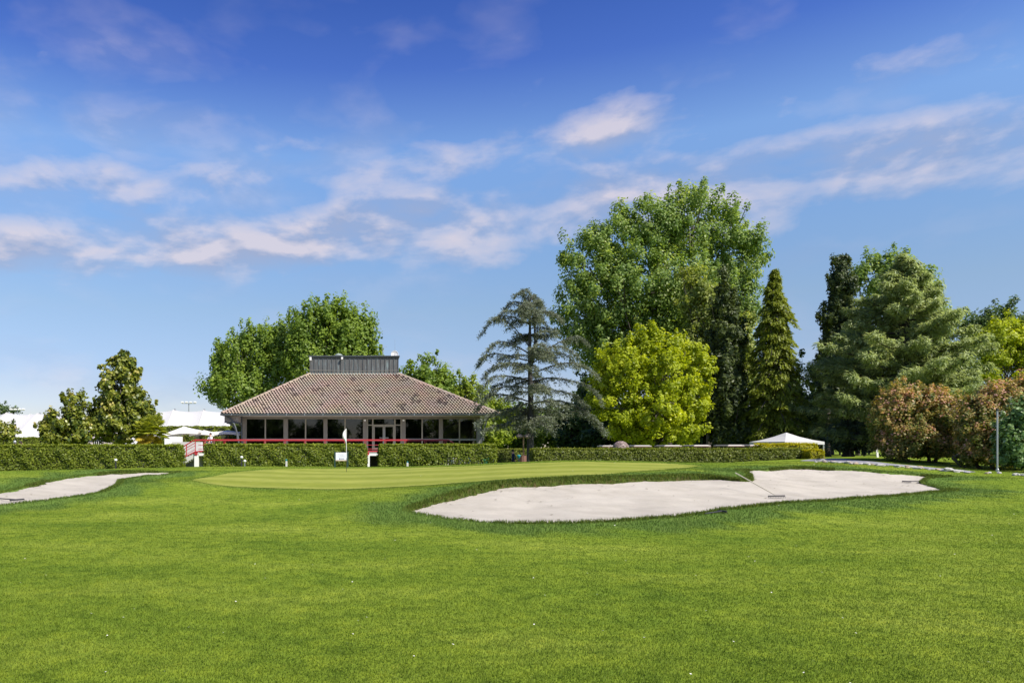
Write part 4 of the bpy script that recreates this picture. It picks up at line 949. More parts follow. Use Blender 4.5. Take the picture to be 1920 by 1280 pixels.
# the weeping cedar in front of the clubhouse corner: long arching boughs with hanging sprays
def cedar(base, Y):
    root = empty('cedar_tree', base, 'sparse weeping grey-green cedar beside the clubhouse corner', 'tree')
    H = zt(549, Y)-base[2]; mb = MB(); s_px = Y/FPX; x0 = base[0]
    mb.tube([(0, 0, -.2), (0, 0, .4), (.05, 0, H*.35), (-.03, 0, H*.65), (0, 0, H*.95)], [.33, .25, .20, .13, .04], 10, cap=False)
    mb.tube([(.05, 0, H*.60), (.32, -.1, H*.72), (.24, -.1, H*.92)], [.10, .08, .03], 6, cap=False)
    mb.tube([(0, 0, H*.55), (.42, .1, H*.66), (.6, .2, H*.82)], [.08, .06, .02], 6, cap=False)
    boughs = [[(994,609),(958,590),(928,588),(902,627)],[(992,648),(964,612),(945,596),(925,600)],[(990,662),(950,641),(920,644),(893,682)],[(990,676),(950,668),(913,662),(890,690)],
              [(990,690),(950,683),(913,694),(905,715)],[(990,712),(950,702),(908,709),(893,757)],[(990,752),(958,740),(920,738),(892,775)],[(990,774),(950,764),(915,778),(890,800)],[(992,806),(965,796),(925,797),(900,812)],
              [(997,672),(1038,648),(1077,627),(1097,646)],[(1000,680),(1026,662),(1068,662),(1097,690)],[(1000,700),(1038,684),(1074,683),(1110,712)],[(1000,718),(1026,705),(1062,710),(1106,726),(1114,760)],
              [(1000,756),(1038,750),(1068,754),(1115,772),(1135,812)],[(1002,780),(1038,777),(1080,763),(1121,787),(1133,808)],[(995,578),(1006,565),(1020,568),(1030,582)],[(993,580),(978,566),(962,568),(950,582)],
              [(997,598),(1018,585),(1036,592),(1048,612)],[(994,566),(991,553),(984,549),(974,553)],[(995,564),(1000,551),(1008,550),(1016,557)],[(992,594),(970,581),(948,584),(930,602)],[(1000,735),(1035,728),(1075,735),(1100,765)],[(990,728),(960,722),(930,726),(905,760)]]
    paths = []
    for bi, bo in enumerate(boughs):
        P = np.array([((px-CX)*s_px - x0, 0, zt(py, Y)-base[2]) for px, py in bo]); t = np.linspace(0, 1, len(P)); tt = np.linspace(0, 1, 11)
        q = np.stack([np.interp(tt, t, P[:, c]) for c in range(3)], -1)
        for _ in range(2): q[1:-1] = .25*q[:-2]+.5*q[1:-1]+.25*q[2:]
        yd = rng.uniform(-1.6, 1.6); q[:, 1] = yd*tt**1.2; q += np.cumsum(rng.normal(0, .02, q.shape), 0); paths.append(q)
        if bi % 2 == 0:                                        # a bough like it, swung to the front or the back
            a = rng.choice([-1, 1])*R(rng.uniform(50, 95)); c, s2 = math.cos(a), math.sin(a); q2 = q*np.array([.85, 1, 1]); q2 = np.stack([q2[:, 0]*c-q2[:, 1]*s2, q2[:, 0]*s2+q2[:, 1]*c, q2[:, 2]+rng.normal(0, .3)], -1); paths.append(q2)
    for q in range(46):                                        # finer level side boughs that fill the tiers
        h = rng.uniform(.24, .97); a = rng.uniform(0, 6.28); Lq = rng.uniform(.35, .85)*np.interp(h, [.2, .5, .8, 1.0], [4.0, 3.8, 2.4, .7]); tq = np.linspace(0, 1, 11)
        paths.append(np.stack([math.cos(a)*Lq*tq, math.sin(a)*Lq*tq, h*H + Lq*(rng.uniform(.0, .3)*tq - rng.uniform(.15, .45)*tq**2.2)], -1) + np.cumsum(rng.normal(0, .03, (11, 3)), 0))
    C = []; A = []; Rn = []
    for path in paths:
        Lb = np.linalg.norm(np.diff(path, axis=0), axis=1).sum(); dr = unit((path[-1]-path[0])*np.array([1, 1, 0]))
        mb.tube([Vector(p) for p in path], list(np.linspace(.022+.0075*Lb, .009, 11)), 5, cap=False)
        m = int(6+Lb*5.2); tone = rng.normal(0, .08)
        for q in range(m):
            tt = .10+.88*((q+rng.random())/m); k = min(int(tt*10), 9); fr = tt*10-k; p = path[k]*(1-fr)+path[k+1]*fr
            side = np.array([-dr[1], dr[0], 0])*rng.choice([-1, 1]); Ls = rng.uniform(.3, 1.0)*(.35+.16*Lb*(1.15-tt)); s_ = np.linspace(0, 1, 5)
            tw = p + np.outer(s_, side*Ls*.8+dr*Ls*.6) + np.stack([0*s_, 0*s_, .16*Ls*s_ - rng.uniform(.35, .95)*Ls*s_**2], -1)
            mb.tube([Vector(v) for v in tw], [.015, .012, .010, .008, .005], 3, cap=False)
            for v in tw[1:]:                                    # hanging sprays
                e = rng.integers(1, 4)
                ln = rng.uniform(.18, .50, e)*(.7+.4*tt); st0 = v + rng.normal(0, .05, (e, 3))
                ax_ = unit(np.array([0, 0, -1.0]) + dr*.25 + rng.normal(0, .22, (e, 3)))
                C.append(st0 + ax_*ln[:, None]*.5); A.append(np.c_[ax_, ln, np.full(e, .10)]); Rn.append(.42+tone+.18*rng.normal(size=e))
                e2 = 6; ln2 = rng.uniform(.10, .22, e2); ax2 = unit(side*rng.normal(size=(e2, 1)) + dr*.5 + rng.normal(0, .4, (e2, 3)))
                C.append(v + rng.normal(0, .09, (e2, 3))*np.array([1, 1, .55])); A.append(np.c_[ax2, ln2, np.full(e2, .38)]); Rn.append(.62+tone+.2*rng.normal(size=e2))
    C = np.concatenate(C); A = np.concatenate(A); Rn = np.concatenate(Rn)
    me = leaf_mesh('crown', C, unit(rdir(len(C))*.8+np.array([0, 0, 1.0])), A[:, 3], A[:, 4:5], Rn, axis=A[:, :3]); link('crown', me, LEAF['cedar'], root)
    mb.build('trunk', M['greybark'], root, smooth=True)
cedar(gbase(994, 52), 52)

# trees behind the clubhouse
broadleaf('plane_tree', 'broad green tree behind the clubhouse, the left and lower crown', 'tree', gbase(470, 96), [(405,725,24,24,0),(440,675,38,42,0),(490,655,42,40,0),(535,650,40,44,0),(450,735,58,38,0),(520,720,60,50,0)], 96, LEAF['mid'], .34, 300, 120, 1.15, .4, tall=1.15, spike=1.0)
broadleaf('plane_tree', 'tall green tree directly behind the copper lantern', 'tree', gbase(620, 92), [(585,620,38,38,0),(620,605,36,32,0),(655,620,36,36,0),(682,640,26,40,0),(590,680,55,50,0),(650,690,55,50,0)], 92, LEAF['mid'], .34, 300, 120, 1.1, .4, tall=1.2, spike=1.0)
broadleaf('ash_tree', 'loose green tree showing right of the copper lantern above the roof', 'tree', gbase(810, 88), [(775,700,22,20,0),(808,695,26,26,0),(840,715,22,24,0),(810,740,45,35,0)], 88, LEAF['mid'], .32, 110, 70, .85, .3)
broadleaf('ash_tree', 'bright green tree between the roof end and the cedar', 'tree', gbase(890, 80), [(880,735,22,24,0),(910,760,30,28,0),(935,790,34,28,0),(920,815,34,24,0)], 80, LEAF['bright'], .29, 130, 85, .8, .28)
# darker woodland trees behind everything on the right
bgs = [(955,800,46,42,96,'mid','rounded green tree seen through the lower cedar branches'),(1035,800,44,40,100,'mid','green tree low behind the cedar trunk, on its right'),(1085,790,42,50,92,'dark','dark tree between the cedar and the yellow-green tree'),
       (1120,720,34,70,98,'dark','dark tree tucked behind the left side of the yellow-green tree'),(1165,800,60,40,88,'dark','dark low tree under the yellow-green crown, above the first carts'),(1255,800,70,45,90,'dark','dark low tree filling the gap under the huge poplar'),
       (1335,790,60,50,86,'dark','dark low tree at the foot of the column conifer'),(1410,770,45,70,84,'dark','dark tree between the column conifer and the pointed spruce'),(1500,760,60,75,86,'dark','dark tree in the gap right of the pointed spruce'),
       (1560,780,50,50,80,'dark','dark tree above the white pavilion roof, left of the pine'),(1620,740,60,60,76,'dark','dark tree hidden behind the lower pine branches'),(1760,740,90,70,78,'dark','dark tree behind the right half of the pine')]
for px, py, rx, ry, Y, lm, lab in bgs:
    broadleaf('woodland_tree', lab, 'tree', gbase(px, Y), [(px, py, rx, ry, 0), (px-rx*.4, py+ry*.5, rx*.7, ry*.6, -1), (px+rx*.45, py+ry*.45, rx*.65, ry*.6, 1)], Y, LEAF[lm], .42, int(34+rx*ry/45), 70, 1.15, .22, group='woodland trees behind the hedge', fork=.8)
wt = [o for o in COL.objects if o.name.startswith('woodland_tree') and o.parent is None]
for i in range(8):
    src = wt[(i*5+6) % len(wt)]; c = copy_tree(src); x = -33+i*8.4+rng.normal(0, 1); y = -30-rng.uniform(0, 10)
    c.location = (x, y, -.2); c.rotation_euler = (0, 0, i*1.3); c.scale = (1.25, 1.25, 1.25)
    tag(c, 'tree behind the viewpoint, seen only as a reflection in the clubhouse windows', 'tree', 'trees mirrored in the clubhouse windows')
broadleaf('blue_spruce', 'small bluish spruce under the left branches of the pine', 'tree', gbase(1590, 60), [(1575,822,30,16,0),(1605,808,32,20,0),(1620,835,20,10,0)], 60, LEAF['bluespruce'], .22, 110, 50, .5, .13)
for px, Y, h, r, lab in ((1590, 61, 3.2, .42, 'thick dark trunk standing beside the gravel path'), (1552, 66, 3.0, .25, 'thin dark trunk near the golden hedge end'), (1608, 70, 3.0, .2, 'thin trunk just right of the thick one by the path')):
    b = gbase(px, Y); o = MB().tube([(0, 0, -.2), (0, 0, .3), (.05, 0, h*.6), (.02, 0, h+1.2)], [r*1.3, r, r*.85, r*.7], 9).build('tree_trunk', M['bark'], smooth=True); o.location = b; tag(o, lab, 'tree trunk', 'bare trunks by the path')

# shrubs at the right edge
broadleaf('photinia_shrub', 'round shrub with coppery red young leaves, the left one of the pair', 'shrub', gbase(1735, 41), [(1690,790,45,58,0),(1750,795,52,62,-.5),(1700,765,40,40,.5),(1765,840,40,28,-.5),(1690,838,40,26,0),(1730,830,60,40,-.6)], 41, LEAF['photinia'], .125, 600, 105, .44, .10, bark='bark', stems=3, topb=.22)
broadleaf('photinia_shrub', 'taller coppery red shrub behind the grey pole', 'shrub', gbase(1870, 37), [(1840,800,40,60,0),(1880,775,45,55,0),(1925,770,45,65,0),(1850,850,46,28,-.3),(1905,850,50,30,-.3),(1870,825,60,45,-.4)], 37, LEAF['photinia'], .12, 600, 105, .42, .10, stems=3, topb=.22)
broadleaf('silver_shrub', 'pale green and white leaved shrub at the right picture edge', 'shrub', gbase(1920, 33.5), [(1900,825,26,52,0),(1935,805,40,55,0),(1915,865,40,24,0),(1960,850,50,40,0)], 33.5, LEAF['silver'], .14, 260, 80, .36, .08, stems=3)

# magnolias, palm and bush beyond the left hedge
broadleaf('magnolia_tree', 'smaller glossy magnolia, the left one of the two by the white tent', 'tree', gbase(130, 52), [(140,758,24,22,0),(125,790,38,26,0),(148,805,34,28,0),(95,805,22,18,0),(120,818,42,18,0)], 52, LEAF['magnolia'], .24, 130, 55, .42, .12, upb=.3)
broadleaf('magnolia_tree', 'tall conical glossy magnolia beside the fan palm', 'tree', gbase(222, 52.5), [(222,690,26,24,0),(240,700,24,20,.3),(222,730,38,30,0),(232,765,46,34,0),(225,800,56,30,0),(258,785,36,30,0),(195,790,30,30,0)], 52.5, LEAF['magnolia'], .24, 330, 60, .45, .15, upb=.3)
broadleaf('glossy_bush', 'small glossy bush at the far left edge before the tent', 'shrub', gbase(4, 50), [(-5,805,26,20,0),(12,812,14,14,0)], 50, LEAF['magnolia'], .2, 50, 45, .35, .06)
def palm(base):
    root = empty('fan_palm', base, 'short fan palm with yellowing lower fronds behind the hedge', 'palm')
    MB().tube([(0, 0, -.1), (0, 0, 1.6), (.03, 0, 2.45)], [.17, .16, .14], 9).build('trunk', M['bark'], root, smooth=True)
    for i in range(62):
        el_ = rng.uniform(-1.0, 1.35); az_ = i*2.39996; d = Vector((math.cos(az_)*math.cos(el_), math.sin(az_)*math.cos(el_), math.sin(el_))); c0 = Vector((0, 0, 2.42))
        c1 = c0 + d*rng.uniform(.55, .95); mb = MB().tube([c0, c0.lerp(c1, .5)+Vector((0, 0, .05)), c1], [.016, .013, .01], 4, cap=False)
        s = d.cross(Vector((0, 0, 1))).normalized(); u = s.cross(d).normalized()
        for q in range(19):
            a = R(-118 + 236*q/18); tip = c1 + (d*math.cos(a) + s*math.sin(a))*rng.uniform(.5, .64) + u*.06 - Vector((0, 0, .13)); mid = c1.lerp(tip, .55) + u*.05
            w = s*math.cos(a)-d*math.sin(a); w = w*.055
            mb.add([c1, mid+w, tip, mid-w], [(0, 1, 2, 3)])
        o = mb.build('frond', LEAF['palmold'] if el_ < -.38 else LEAF['palm'], root); face_attr(o.data, 'rnd', rng.random(len(o.data.polygons)))
palm(gbase(283, 50.5))

# ------------------------------------------------------------------ hedges
def hedge(name, label, px0, px1, pyt, Y, thick, leafm, lsize, dens, zb=None, group='clipped hedges', wob=.075, thin=0.12, cat='hedge', round_=.2, extra=None):
    x0, x1 = (px0-CX)*Y/FPX, (px1-CX)*Y/FPX; zt_ = zt(pyt, Y); z0 = zb if zb is not None else min(gz(x0, Y), gz((x0+x1)/2, Y), gz(x1, Y))-.05
    H = zt_-z0; Lx = x1-x0; root = empty(name, (x0+Lx/2, Y+thick/2, z0), label, cat, group)
    faces = [('f', Lx*H), ('b', Lx*H*.35), ('t', Lx*thick), ('l', thick*H), ('r', thick*H)]; P = []; NN = []; Rn = []
    for s, ar in faces:
        n = int(ar*dens); u = rng.random(n); v = rng.random(n); dp = np.abs(rng.normal(0, .10, n)) - .05
        ph = wob*(np.sin((u*Lx)*2.3)*np.cos(v*H*3.1+1)+.7*np.sin(u*Lx*5.1+v*7))
        if s in 'fb':
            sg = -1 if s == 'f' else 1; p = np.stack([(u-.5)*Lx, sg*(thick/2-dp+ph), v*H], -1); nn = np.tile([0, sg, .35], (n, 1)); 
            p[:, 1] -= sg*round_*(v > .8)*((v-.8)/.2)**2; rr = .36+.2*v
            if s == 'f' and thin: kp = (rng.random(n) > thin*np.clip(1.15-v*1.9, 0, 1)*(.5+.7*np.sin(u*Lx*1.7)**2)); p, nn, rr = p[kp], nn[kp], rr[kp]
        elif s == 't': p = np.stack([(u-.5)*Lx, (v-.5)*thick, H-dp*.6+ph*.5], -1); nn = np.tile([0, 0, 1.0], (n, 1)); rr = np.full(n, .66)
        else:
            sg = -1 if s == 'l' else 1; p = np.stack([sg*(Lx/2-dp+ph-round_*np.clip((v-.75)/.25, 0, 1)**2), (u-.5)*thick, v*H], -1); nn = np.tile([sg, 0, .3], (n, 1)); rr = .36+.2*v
        P.append(p); NN.append(nn); Rn.append(rr)
    # stray shoots on the top
    n = int(Lx*thick*18); P.append(np.stack([(rng.random(n)-.5)*Lx, (rng.random(n)-.5)*thick, H+rng.uniform(0, .09, n)], -1)); NN.append(np.tile([0, 0, .5], (n, 1))); Rn.append(np.full(n, .75))
    P = np.concatenate(P); NN = np.concatenate(NN); Rn = np.concatenate(Rn); n = len(P)
    cl = .10*np.sin(P[:, 0]*3.3+P[:, 2]*4)*np.sin(P[:, 0]*1.1-P[:, 2]*2.7)
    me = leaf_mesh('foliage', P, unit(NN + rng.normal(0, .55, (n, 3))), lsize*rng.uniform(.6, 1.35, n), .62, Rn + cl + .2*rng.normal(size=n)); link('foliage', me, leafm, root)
    g_ = .13 + (.0 if not thin else .0); zlow = 0.02 if thin < .2 else H*.42
    mb = MB().box((-Lx/2+g_, -thick/2+g_, zlow), (Lx/2-g_, thick/2-g_, H-g_))
    if thin >= .2:
        for q in np.arange(-Lx/2+.3, Lx/2-.2, .42): mb.tube([(q+rng.normal(0, .05), rng.normal(0, .1), -.1), (q+rng.normal(0, .1), rng.normal(0, .1), H*.6)], .035, 5)
    mb.build('branches', M['twig'], root); return root
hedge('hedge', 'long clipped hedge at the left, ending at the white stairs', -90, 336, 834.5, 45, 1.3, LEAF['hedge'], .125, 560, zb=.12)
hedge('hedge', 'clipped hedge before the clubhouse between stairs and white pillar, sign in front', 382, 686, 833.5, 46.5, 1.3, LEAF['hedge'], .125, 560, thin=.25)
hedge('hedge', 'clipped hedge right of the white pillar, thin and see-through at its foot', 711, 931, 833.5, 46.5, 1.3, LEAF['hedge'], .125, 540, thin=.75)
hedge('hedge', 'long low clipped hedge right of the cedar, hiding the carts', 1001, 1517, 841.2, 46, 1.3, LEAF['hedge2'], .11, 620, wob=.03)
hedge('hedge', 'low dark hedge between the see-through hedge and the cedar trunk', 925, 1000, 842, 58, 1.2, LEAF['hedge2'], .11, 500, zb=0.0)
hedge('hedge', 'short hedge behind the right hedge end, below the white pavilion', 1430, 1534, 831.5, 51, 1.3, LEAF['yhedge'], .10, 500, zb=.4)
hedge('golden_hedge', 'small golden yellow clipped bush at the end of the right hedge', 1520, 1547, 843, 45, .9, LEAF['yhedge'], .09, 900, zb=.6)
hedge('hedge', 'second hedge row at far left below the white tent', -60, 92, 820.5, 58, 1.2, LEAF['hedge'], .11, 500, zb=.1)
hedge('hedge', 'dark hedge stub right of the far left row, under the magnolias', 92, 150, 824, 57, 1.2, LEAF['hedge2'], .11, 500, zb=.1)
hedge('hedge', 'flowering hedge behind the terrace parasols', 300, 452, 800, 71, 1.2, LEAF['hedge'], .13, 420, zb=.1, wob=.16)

# ------------------------------------------------------------------ white membrane tents, parasols and small buildings at the left
def membrane(name, label, Yr, ridge, Yf, zf, Yb, label_seams=True, seams=()):
    """ridge: (photo x, photo y) along the crest at distance Yr; the cloth falls to Yf (front) and Yb (back)"""
    xs = np.linspace(ridge[0][0], ridge[-1][0], 90); rp = np.array(ridge, float); base = W(0.5*(ridge[0][0]+ridge[-1][0]), HY, Yr); root = empty(name, (base.x, Yf, 0.1), label, 'tent')
    B = Vector(root.location); V = []; nv = 16
    # smooth crest: pointed at the masts, sagging between
    for px in xs:
        i = int(np.clip(np.searchsorted(rp[:, 0], px)-1, 0, len(rp)-2)); t = (px-rp[i, 0])/(rp[i+1, 0]-rp[i, 0]); w = rp[i+1, 0]-rp[i, 0]
        py = rp[i, 1]*(1-t)+rp[i+1, 1]*t + min(3.5, w*.05)*4*t*(1-t)
        top = W(px, py, Yr); sagf = 4*t*(1-t)
        for q in range(nv+1):
            v = q/nv
            if v <= .6: u = v/.6; y = Yf+(Yr-Yf)*u; z = zf+(top.z-zf)*(u**.85) - .10*math.sin(math.pi*u); y += .2*math.sin(math.pi*u)*sagf
            else: u = (v-.6)/.4; y = Yr+(Yb-Yr)*u; z = top.z+(zf-top.z)*u
            V.append((top.x - B.x, y-B.y, z-B.z))
    nn = nv+1; F = [(a*nn+q, (a+1)*nn+q, (a+1)*nn+q+1, a*nn+q+1) for a in range(89) for q in range(nv)]
    me = bpy.data.meshes.new(name); me.from_pydata(V, [], F); me.update(); o = link('membrane', me, M['fabric'], root, smooth=True)
    sol = o.modifiers.new('solid', 'SOLIDIFY'); sol.thickness = .02
    for px in seams:
        a = int(np.argmin(abs(xs-px))); pts = [Vector(V[a*nn+q])+Vector((0, -.03, .03)) for q in range(0, 11)]
        MB().tube(pts, .05, 5).build('seam', M['concrete'], root)
    for px, py in ridge[1:-1]:
        p = W(px, py, Yr); MB().tube([(p.x-B.x, Yr-B.y, -.2), (p.x-B.x, Yr-B.y, p.z-B.z-.1)], .09, 6).build('mast', M['steel'], root)
    return root
membrane('membrane_tent', 'big white stretched membrane tent at the far left behind the hedge', 80, [(-120,790),(-40,778),(17,769.5),(75,771),(150,774),(200,790)], 71, .6, 92, seams=(17, 60, 75, 130))
membrane('membrane_tent', 'white membrane tent roof between the palm and the clubhouse', 82, [(200,772),(270,766),(328,764),(383,764.5),(440,765)], 75, .8, 90, seams=(328, 383, 430))
def parasol(px, py_top, py_edge, wpx, Y, label, tilt=0.0):
    top = W(px, py_top, Y); ez = zt(py_edge, Y); hw = wpx*Y/FPX/2; g0 = tz(841) if Y < 70 else .15; root = empty('parasol', (top.x, Y, g0), label, 'parasol', 'white parasols on the terrace')
    B = Vector(root.location); H = top.z-g0; e = ez-g0
    n = 8; vs = [(0, 0, H)]; fs = []
    ring = []
    for i in range(4):
        c0 = Vector(((-1, 1, 1, -1)[i]*hw, (-1, -1, 1, 1)[i]*hw, e)); c1 = Vector(((1, 1, -1, -1)[i]*hw, (-1, 1, 1, -1)[i]*hw, e))
        for q in range(4): t = q/4; p = c0.lerp(c1, t); p.z += .16*math.sin(math.pi*t) + tilt*p.x; p.x *= (1-.06*math.sin(math.pi*t)); ring.append(p)
    for r in (.33, .66, 1.0):
        for p in ring: vs.append((p.x*r, p.y*r, H+(p.z-H)*r - .12*math.sin(math.pi*r)*H*.15))
    for p in ring: vs.append((p.x*1.0, p.y*1.0, p.z-.22))
    k = 16
    for j in range(k): fs.append((0, 1+j, 1+(j+1) % k))
    for r in range(3):
        for j in range(k): fs.append((1+r*k+j, 1+(r+1)*k+j, 1+(r+1)*k+(j+1) % k, 1+r*k+(j+1) % k))
    mb = MB(); mb.add(vs, fs); mb.build('canopy', M['canvas'], root)
    MB().tube([(0, 0, 0), (0, 0, H-.02)], .03, 8).build('pole', M['brownwood'], root)
    MB().box((-.4, -.4, 0), (.4, .4, .08)).build('base', M['stone3'], root)
    for i in range(4):
        sx_, sy_ = (-1, 1, 1, -1)[i], (-1, -1, 1, 1)[i]; MB().tube([(0, 0, H-.5), (sx_*hw*.6, sy_*hw*.6, H+(e-H)*.6-.1)], .015, 4).build('rib', M['brownwood'], root)
parasol(345, 799, 812, 66, 66, 'cream parasol nearest the palm, its beige underside showing', .08)
parasol(383, 806, 813.5, 46, 67.5, 'white parasol in the middle of the three on the terrace')
parasol(428, 806, 812.5, 52, 68.5, 'white parasol next to the clubhouse corner')
sh = empty('garden_hut', (W(175, HY, 60).x, 60, .1), 'low pinkish hut with barred windows behind the hedge, under the magnolias', 'hut')
MB().box((-2.2, 0, 0), (1.2, 2.4, 2.35)).build('wall', M['stucco'], sh)
MB().add([(-2.4, -.2, 2.353), (1.4, -.2, 2.353), (1.4, 1.2, 2.8), (-2.4, 1.2, 2.8), (1.4, 2.6, 2.353), (-2.4, 2.6, 2.353)], [(0, 1, 2, 3), (3, 2, 4, 5), (1, 4, 2), (0, 3, 5), (0, 5, 4, 1)]) if False else None
rm = MB(); rm.add([(-2.4, -.2, 2.353), (1.4, -.2, 2.353), (1.4, 1.2, 2.85), (-2.4, 1.2, 2.85), (1.4, 2.6, 2.353), (-2.4, 2.6, 2.353)], [(0, 1, 2, 3), (3, 2, 4, 5), (1, 4, 2), (0, 3, 5), (0, 5, 4, 1)]); rm.build('roof', M['stucco'], sh)
for x in (-1.1, .35):
    w = MB().box((x-.35, -.03, 1.55), (x+.35, -.003, 2.12)).build('window', M['black'], sh)
    for q in range(4): MB().box((x-.27+q*.17, -.055, 1.55), (x-.24+q*.17, -.033, 2.12)).build('bar', M['white'], w)
o = MB().box((-.65, -.4, 0), (.65, .4, 1.0)).build('service_box', M['white'], bevel=.02); p = W(325.5, 828, 61.5); o.location = (p.x, 61.5, tz(841)); tag(o, 'plain white service box on the platform beside the palm', 'box')
def flood(px, py, Y, label, n=4):
    p = W(px, py, Y); root = empty('floodlight_mast', (p.x, Y, .1), label, 'floodlight'); h = p.z-.1
    MB().tube([(0, 0, 0), (0, 0, h)], [.12, .07], 6).build('mast', M['steel'], root)
    MB().box((-1.1, -.04, h-.04), (1.1, .04, h+.04)).build('crossbar', M['steel'], root)
    for i in range(n): x = -1+2*i/(n-1); MB().box((x-.2, -.3, h+.05), (x+.2, .1, h+.3)).build('lamp', M['white'], root, bevel=.03)
flood(354, 756, 118, 'floodlight mast showing above the white tent left of the clubhouse'); flood(33, 769, 120, 'floodlight mast at the far left just above the tent')
broadleaf('distant_tree', 'small dark twiggy tree peeking over the far left tent', 'tree', gbase(14, 130), [(8,770,9,7,0),(22,768,9,6,0)], 130, LEAF['dark'], .4, 14, 30, .8, .15)

# ------------------------------------------------------------------ golf carts, pavilion and sphere behind the right hedge
def cart(loc, rz, label):
    root = empty('golf_cart', loc, label, 'golf cart', 'golf carts behind the right hedge', rz)
    MB().box((-1.1, -.55, .28), (1.1, .55, .42)).box((.55, -.5, .42), (1.15, .5, .78)).box((-1.15, -.55, .42), (-.25, .55, .72)).build('body', M['cartbody'], root, bevel=.06)
    MB().box((-.75, -.5, .72), (-.2, .5, .86)).build('seat', M['seat'], root, bevel=.04)
    MB().box((-.85, -.5, .86), (-.74, .5, 1.2)).build('backrest', M['seat'], root, bevel=.04)
    MB().tube([(.5, .25, .7), (.32, .25, 1.0)], .025, 6).lathe((.3, .25, 1.0), [(.17, 0), (.19, .015), (.17, .03)], 12).build('steering_wheel', M['black'], root)
    for x, y in ((.85, .5), (.85, -.5), (-1.0, .5), (-1.0, -.5)):
        MB().tube([(x, y, .75), (x*.82, y*.98, 1.80)], .022, 6).build('roof_post', M['black'], root)
    MB().box((-1.0, -.62, 1.83), (.85, .62, 1.885)).box((-.9, -.52, 1.885), (.75, .52, 1.92)).build('roof', M['cartroof'], root, bevel=.02)
    MB().box((-1.02, -.64, 1.79), (.87, .64, 1.828)).build('roof_rim', M['cartrim'], root)
    for x in (.75, -.72):
        for y in (.5, -.5):
            w = MB().tube([(x, y-.09, .22), (x, y+.09, .22)], .225, 16).build('wheel', M['tyre'], root); MB().tube([(x, y-.1, .22), (x, y+.1, .22)], .11, 12).build('rim', M['white'], w)
    for y in (-.35, .35): MB().lathe((1.15, y, .62), [(.0, -.06), (.06, -.06), (.06, .06), (0, .06)], 10).build('headlight', M['white'], root)
    return root
names = ['leftmost', 'second', 'third', 'fourth', 'fifth', 'rightmost']
for i, (a, b) in enumerate(((1121,1160),(1177,1217),(1231,1272),(1283,1325),(1344,1386),(1389,1417))):
    Y = 54+(.6 if i == 5 else .1*i); x = (.5*(a+b)-CX)*Y/FPX
    cart((x, Y, zt(835.0-.25*i, Y)-1.90), R(84+3*i if i != 5 else 100), '%s of the six golf cart roofs above the right hedge' % names[i])
sp = W(1164, 842, 52.5)
sph = empty('stone_sphere', (sp.x, 52.5, .3), 'mottled ball sculpture rising between the first two cart roofs', 'sculpture')
bm = bmesh.new(); bmesh.ops.create_icosphere(bm, subdivisions=4, radius=.55)
for v in bm.verts: v.co *= 1+.02*math.sin(v.co.x*23)*math.sin(v.co.y*27+v.co.z*21); v.co.z += 1.32
me = bpy.data.meshes.new('ball'); bm.to_mesh(me); bm.free()
def ballmat():
    m, nt, b = mat_nodes('pebble_ball'); tc = nt.nodes.new('ShaderNodeTexCoord'); v = nt.nodes.new('ShaderNodeTexVoronoi'); v.inputs['Scale'].default_value = 11; nt.links.new(tc.outputs['Object'], v.inputs['Vector'])
    cr = nt.nodes.new('ShaderNodeValToRGB'); e = cr.color_ramp.elements; e[0].color = (.04, .03, .03, 1); e[1].color = (.42, .33, .30, 1); x = e.new(.5); x.color = (.2, .14, .12, 1)
    nt.links.new(v.outputs['Color'], cr.inputs[0]); nt.links.new(cr.outputs[0], b.inputs['Base Color']); b.inputs['Roughness'].default_value = .7; return m
link('ball', me, ballmat(), sph, smooth=True); MB().lathe((0, 0, 0), [(.4, 0), (.4, .1), (.25, .2), (.22, .75), (.3, .85), (0, .86)], 14).build('pedestal', M['stone'], sph)
pv = W(1474, HY, 55.5); pav = empty('pavilion_tent', (pv.x, 55.5, .3), 'white pyramid pavilion tent behind the right hedge', 'tent', rz=R(14))
hw = 1.72; zE = zt(828, 55.5)-.3; zA = zt(810.5, 55.5)-.3; rm = MB(); vs = [(0, 0, zA)]; ring = []
for i in range(4):
    c0 = Vector(((-1, 1, 1, -1)[i]*hw, (-1, -1, 1, 1)[i]*hw, zE)); c1 = Vector(((1, 1, -1, -1)[i]*hw, (-1, 1, 1, -1)[i]*hw, zE))
    for q in range(4): ring.append(c0.lerp(c1, q/4))
for r in (.35, .7, 1.0):
    for p in ring: vs.append((p.x*r, p.y*r, zA+(p.z-zA)*r-.09*math.sin(math.pi*r)))
for p in ring: vs.append((p.x*1.005, p.y*1.005, p.z-.2))
fs = [(0, 1+j, 1+(j+1) % 16) for j in range(16)] + [(1+r*16+j, 1+(r+1)*16+j, 1+(r+1)*16+(j+1) % 16, 1+r*16+(j+1) % 16) for r in range(3) for j in range(16)]
rm.add(vs, fs); rm.build('canopy', M['fabric'], pav)
for i in range(4): MB().box(((-1, 1, 1, -1)[i]*hw*.97-.04, (-1, -1, 1, 1)[i]*hw*.97-.04, -.2), ((-1, 1, 1, -1)[i]*hw*.97+.04, (-1, -1, 1, 1)[i]*hw*.97+.04, zE-.02)).build('leg', M['steel'], pav)

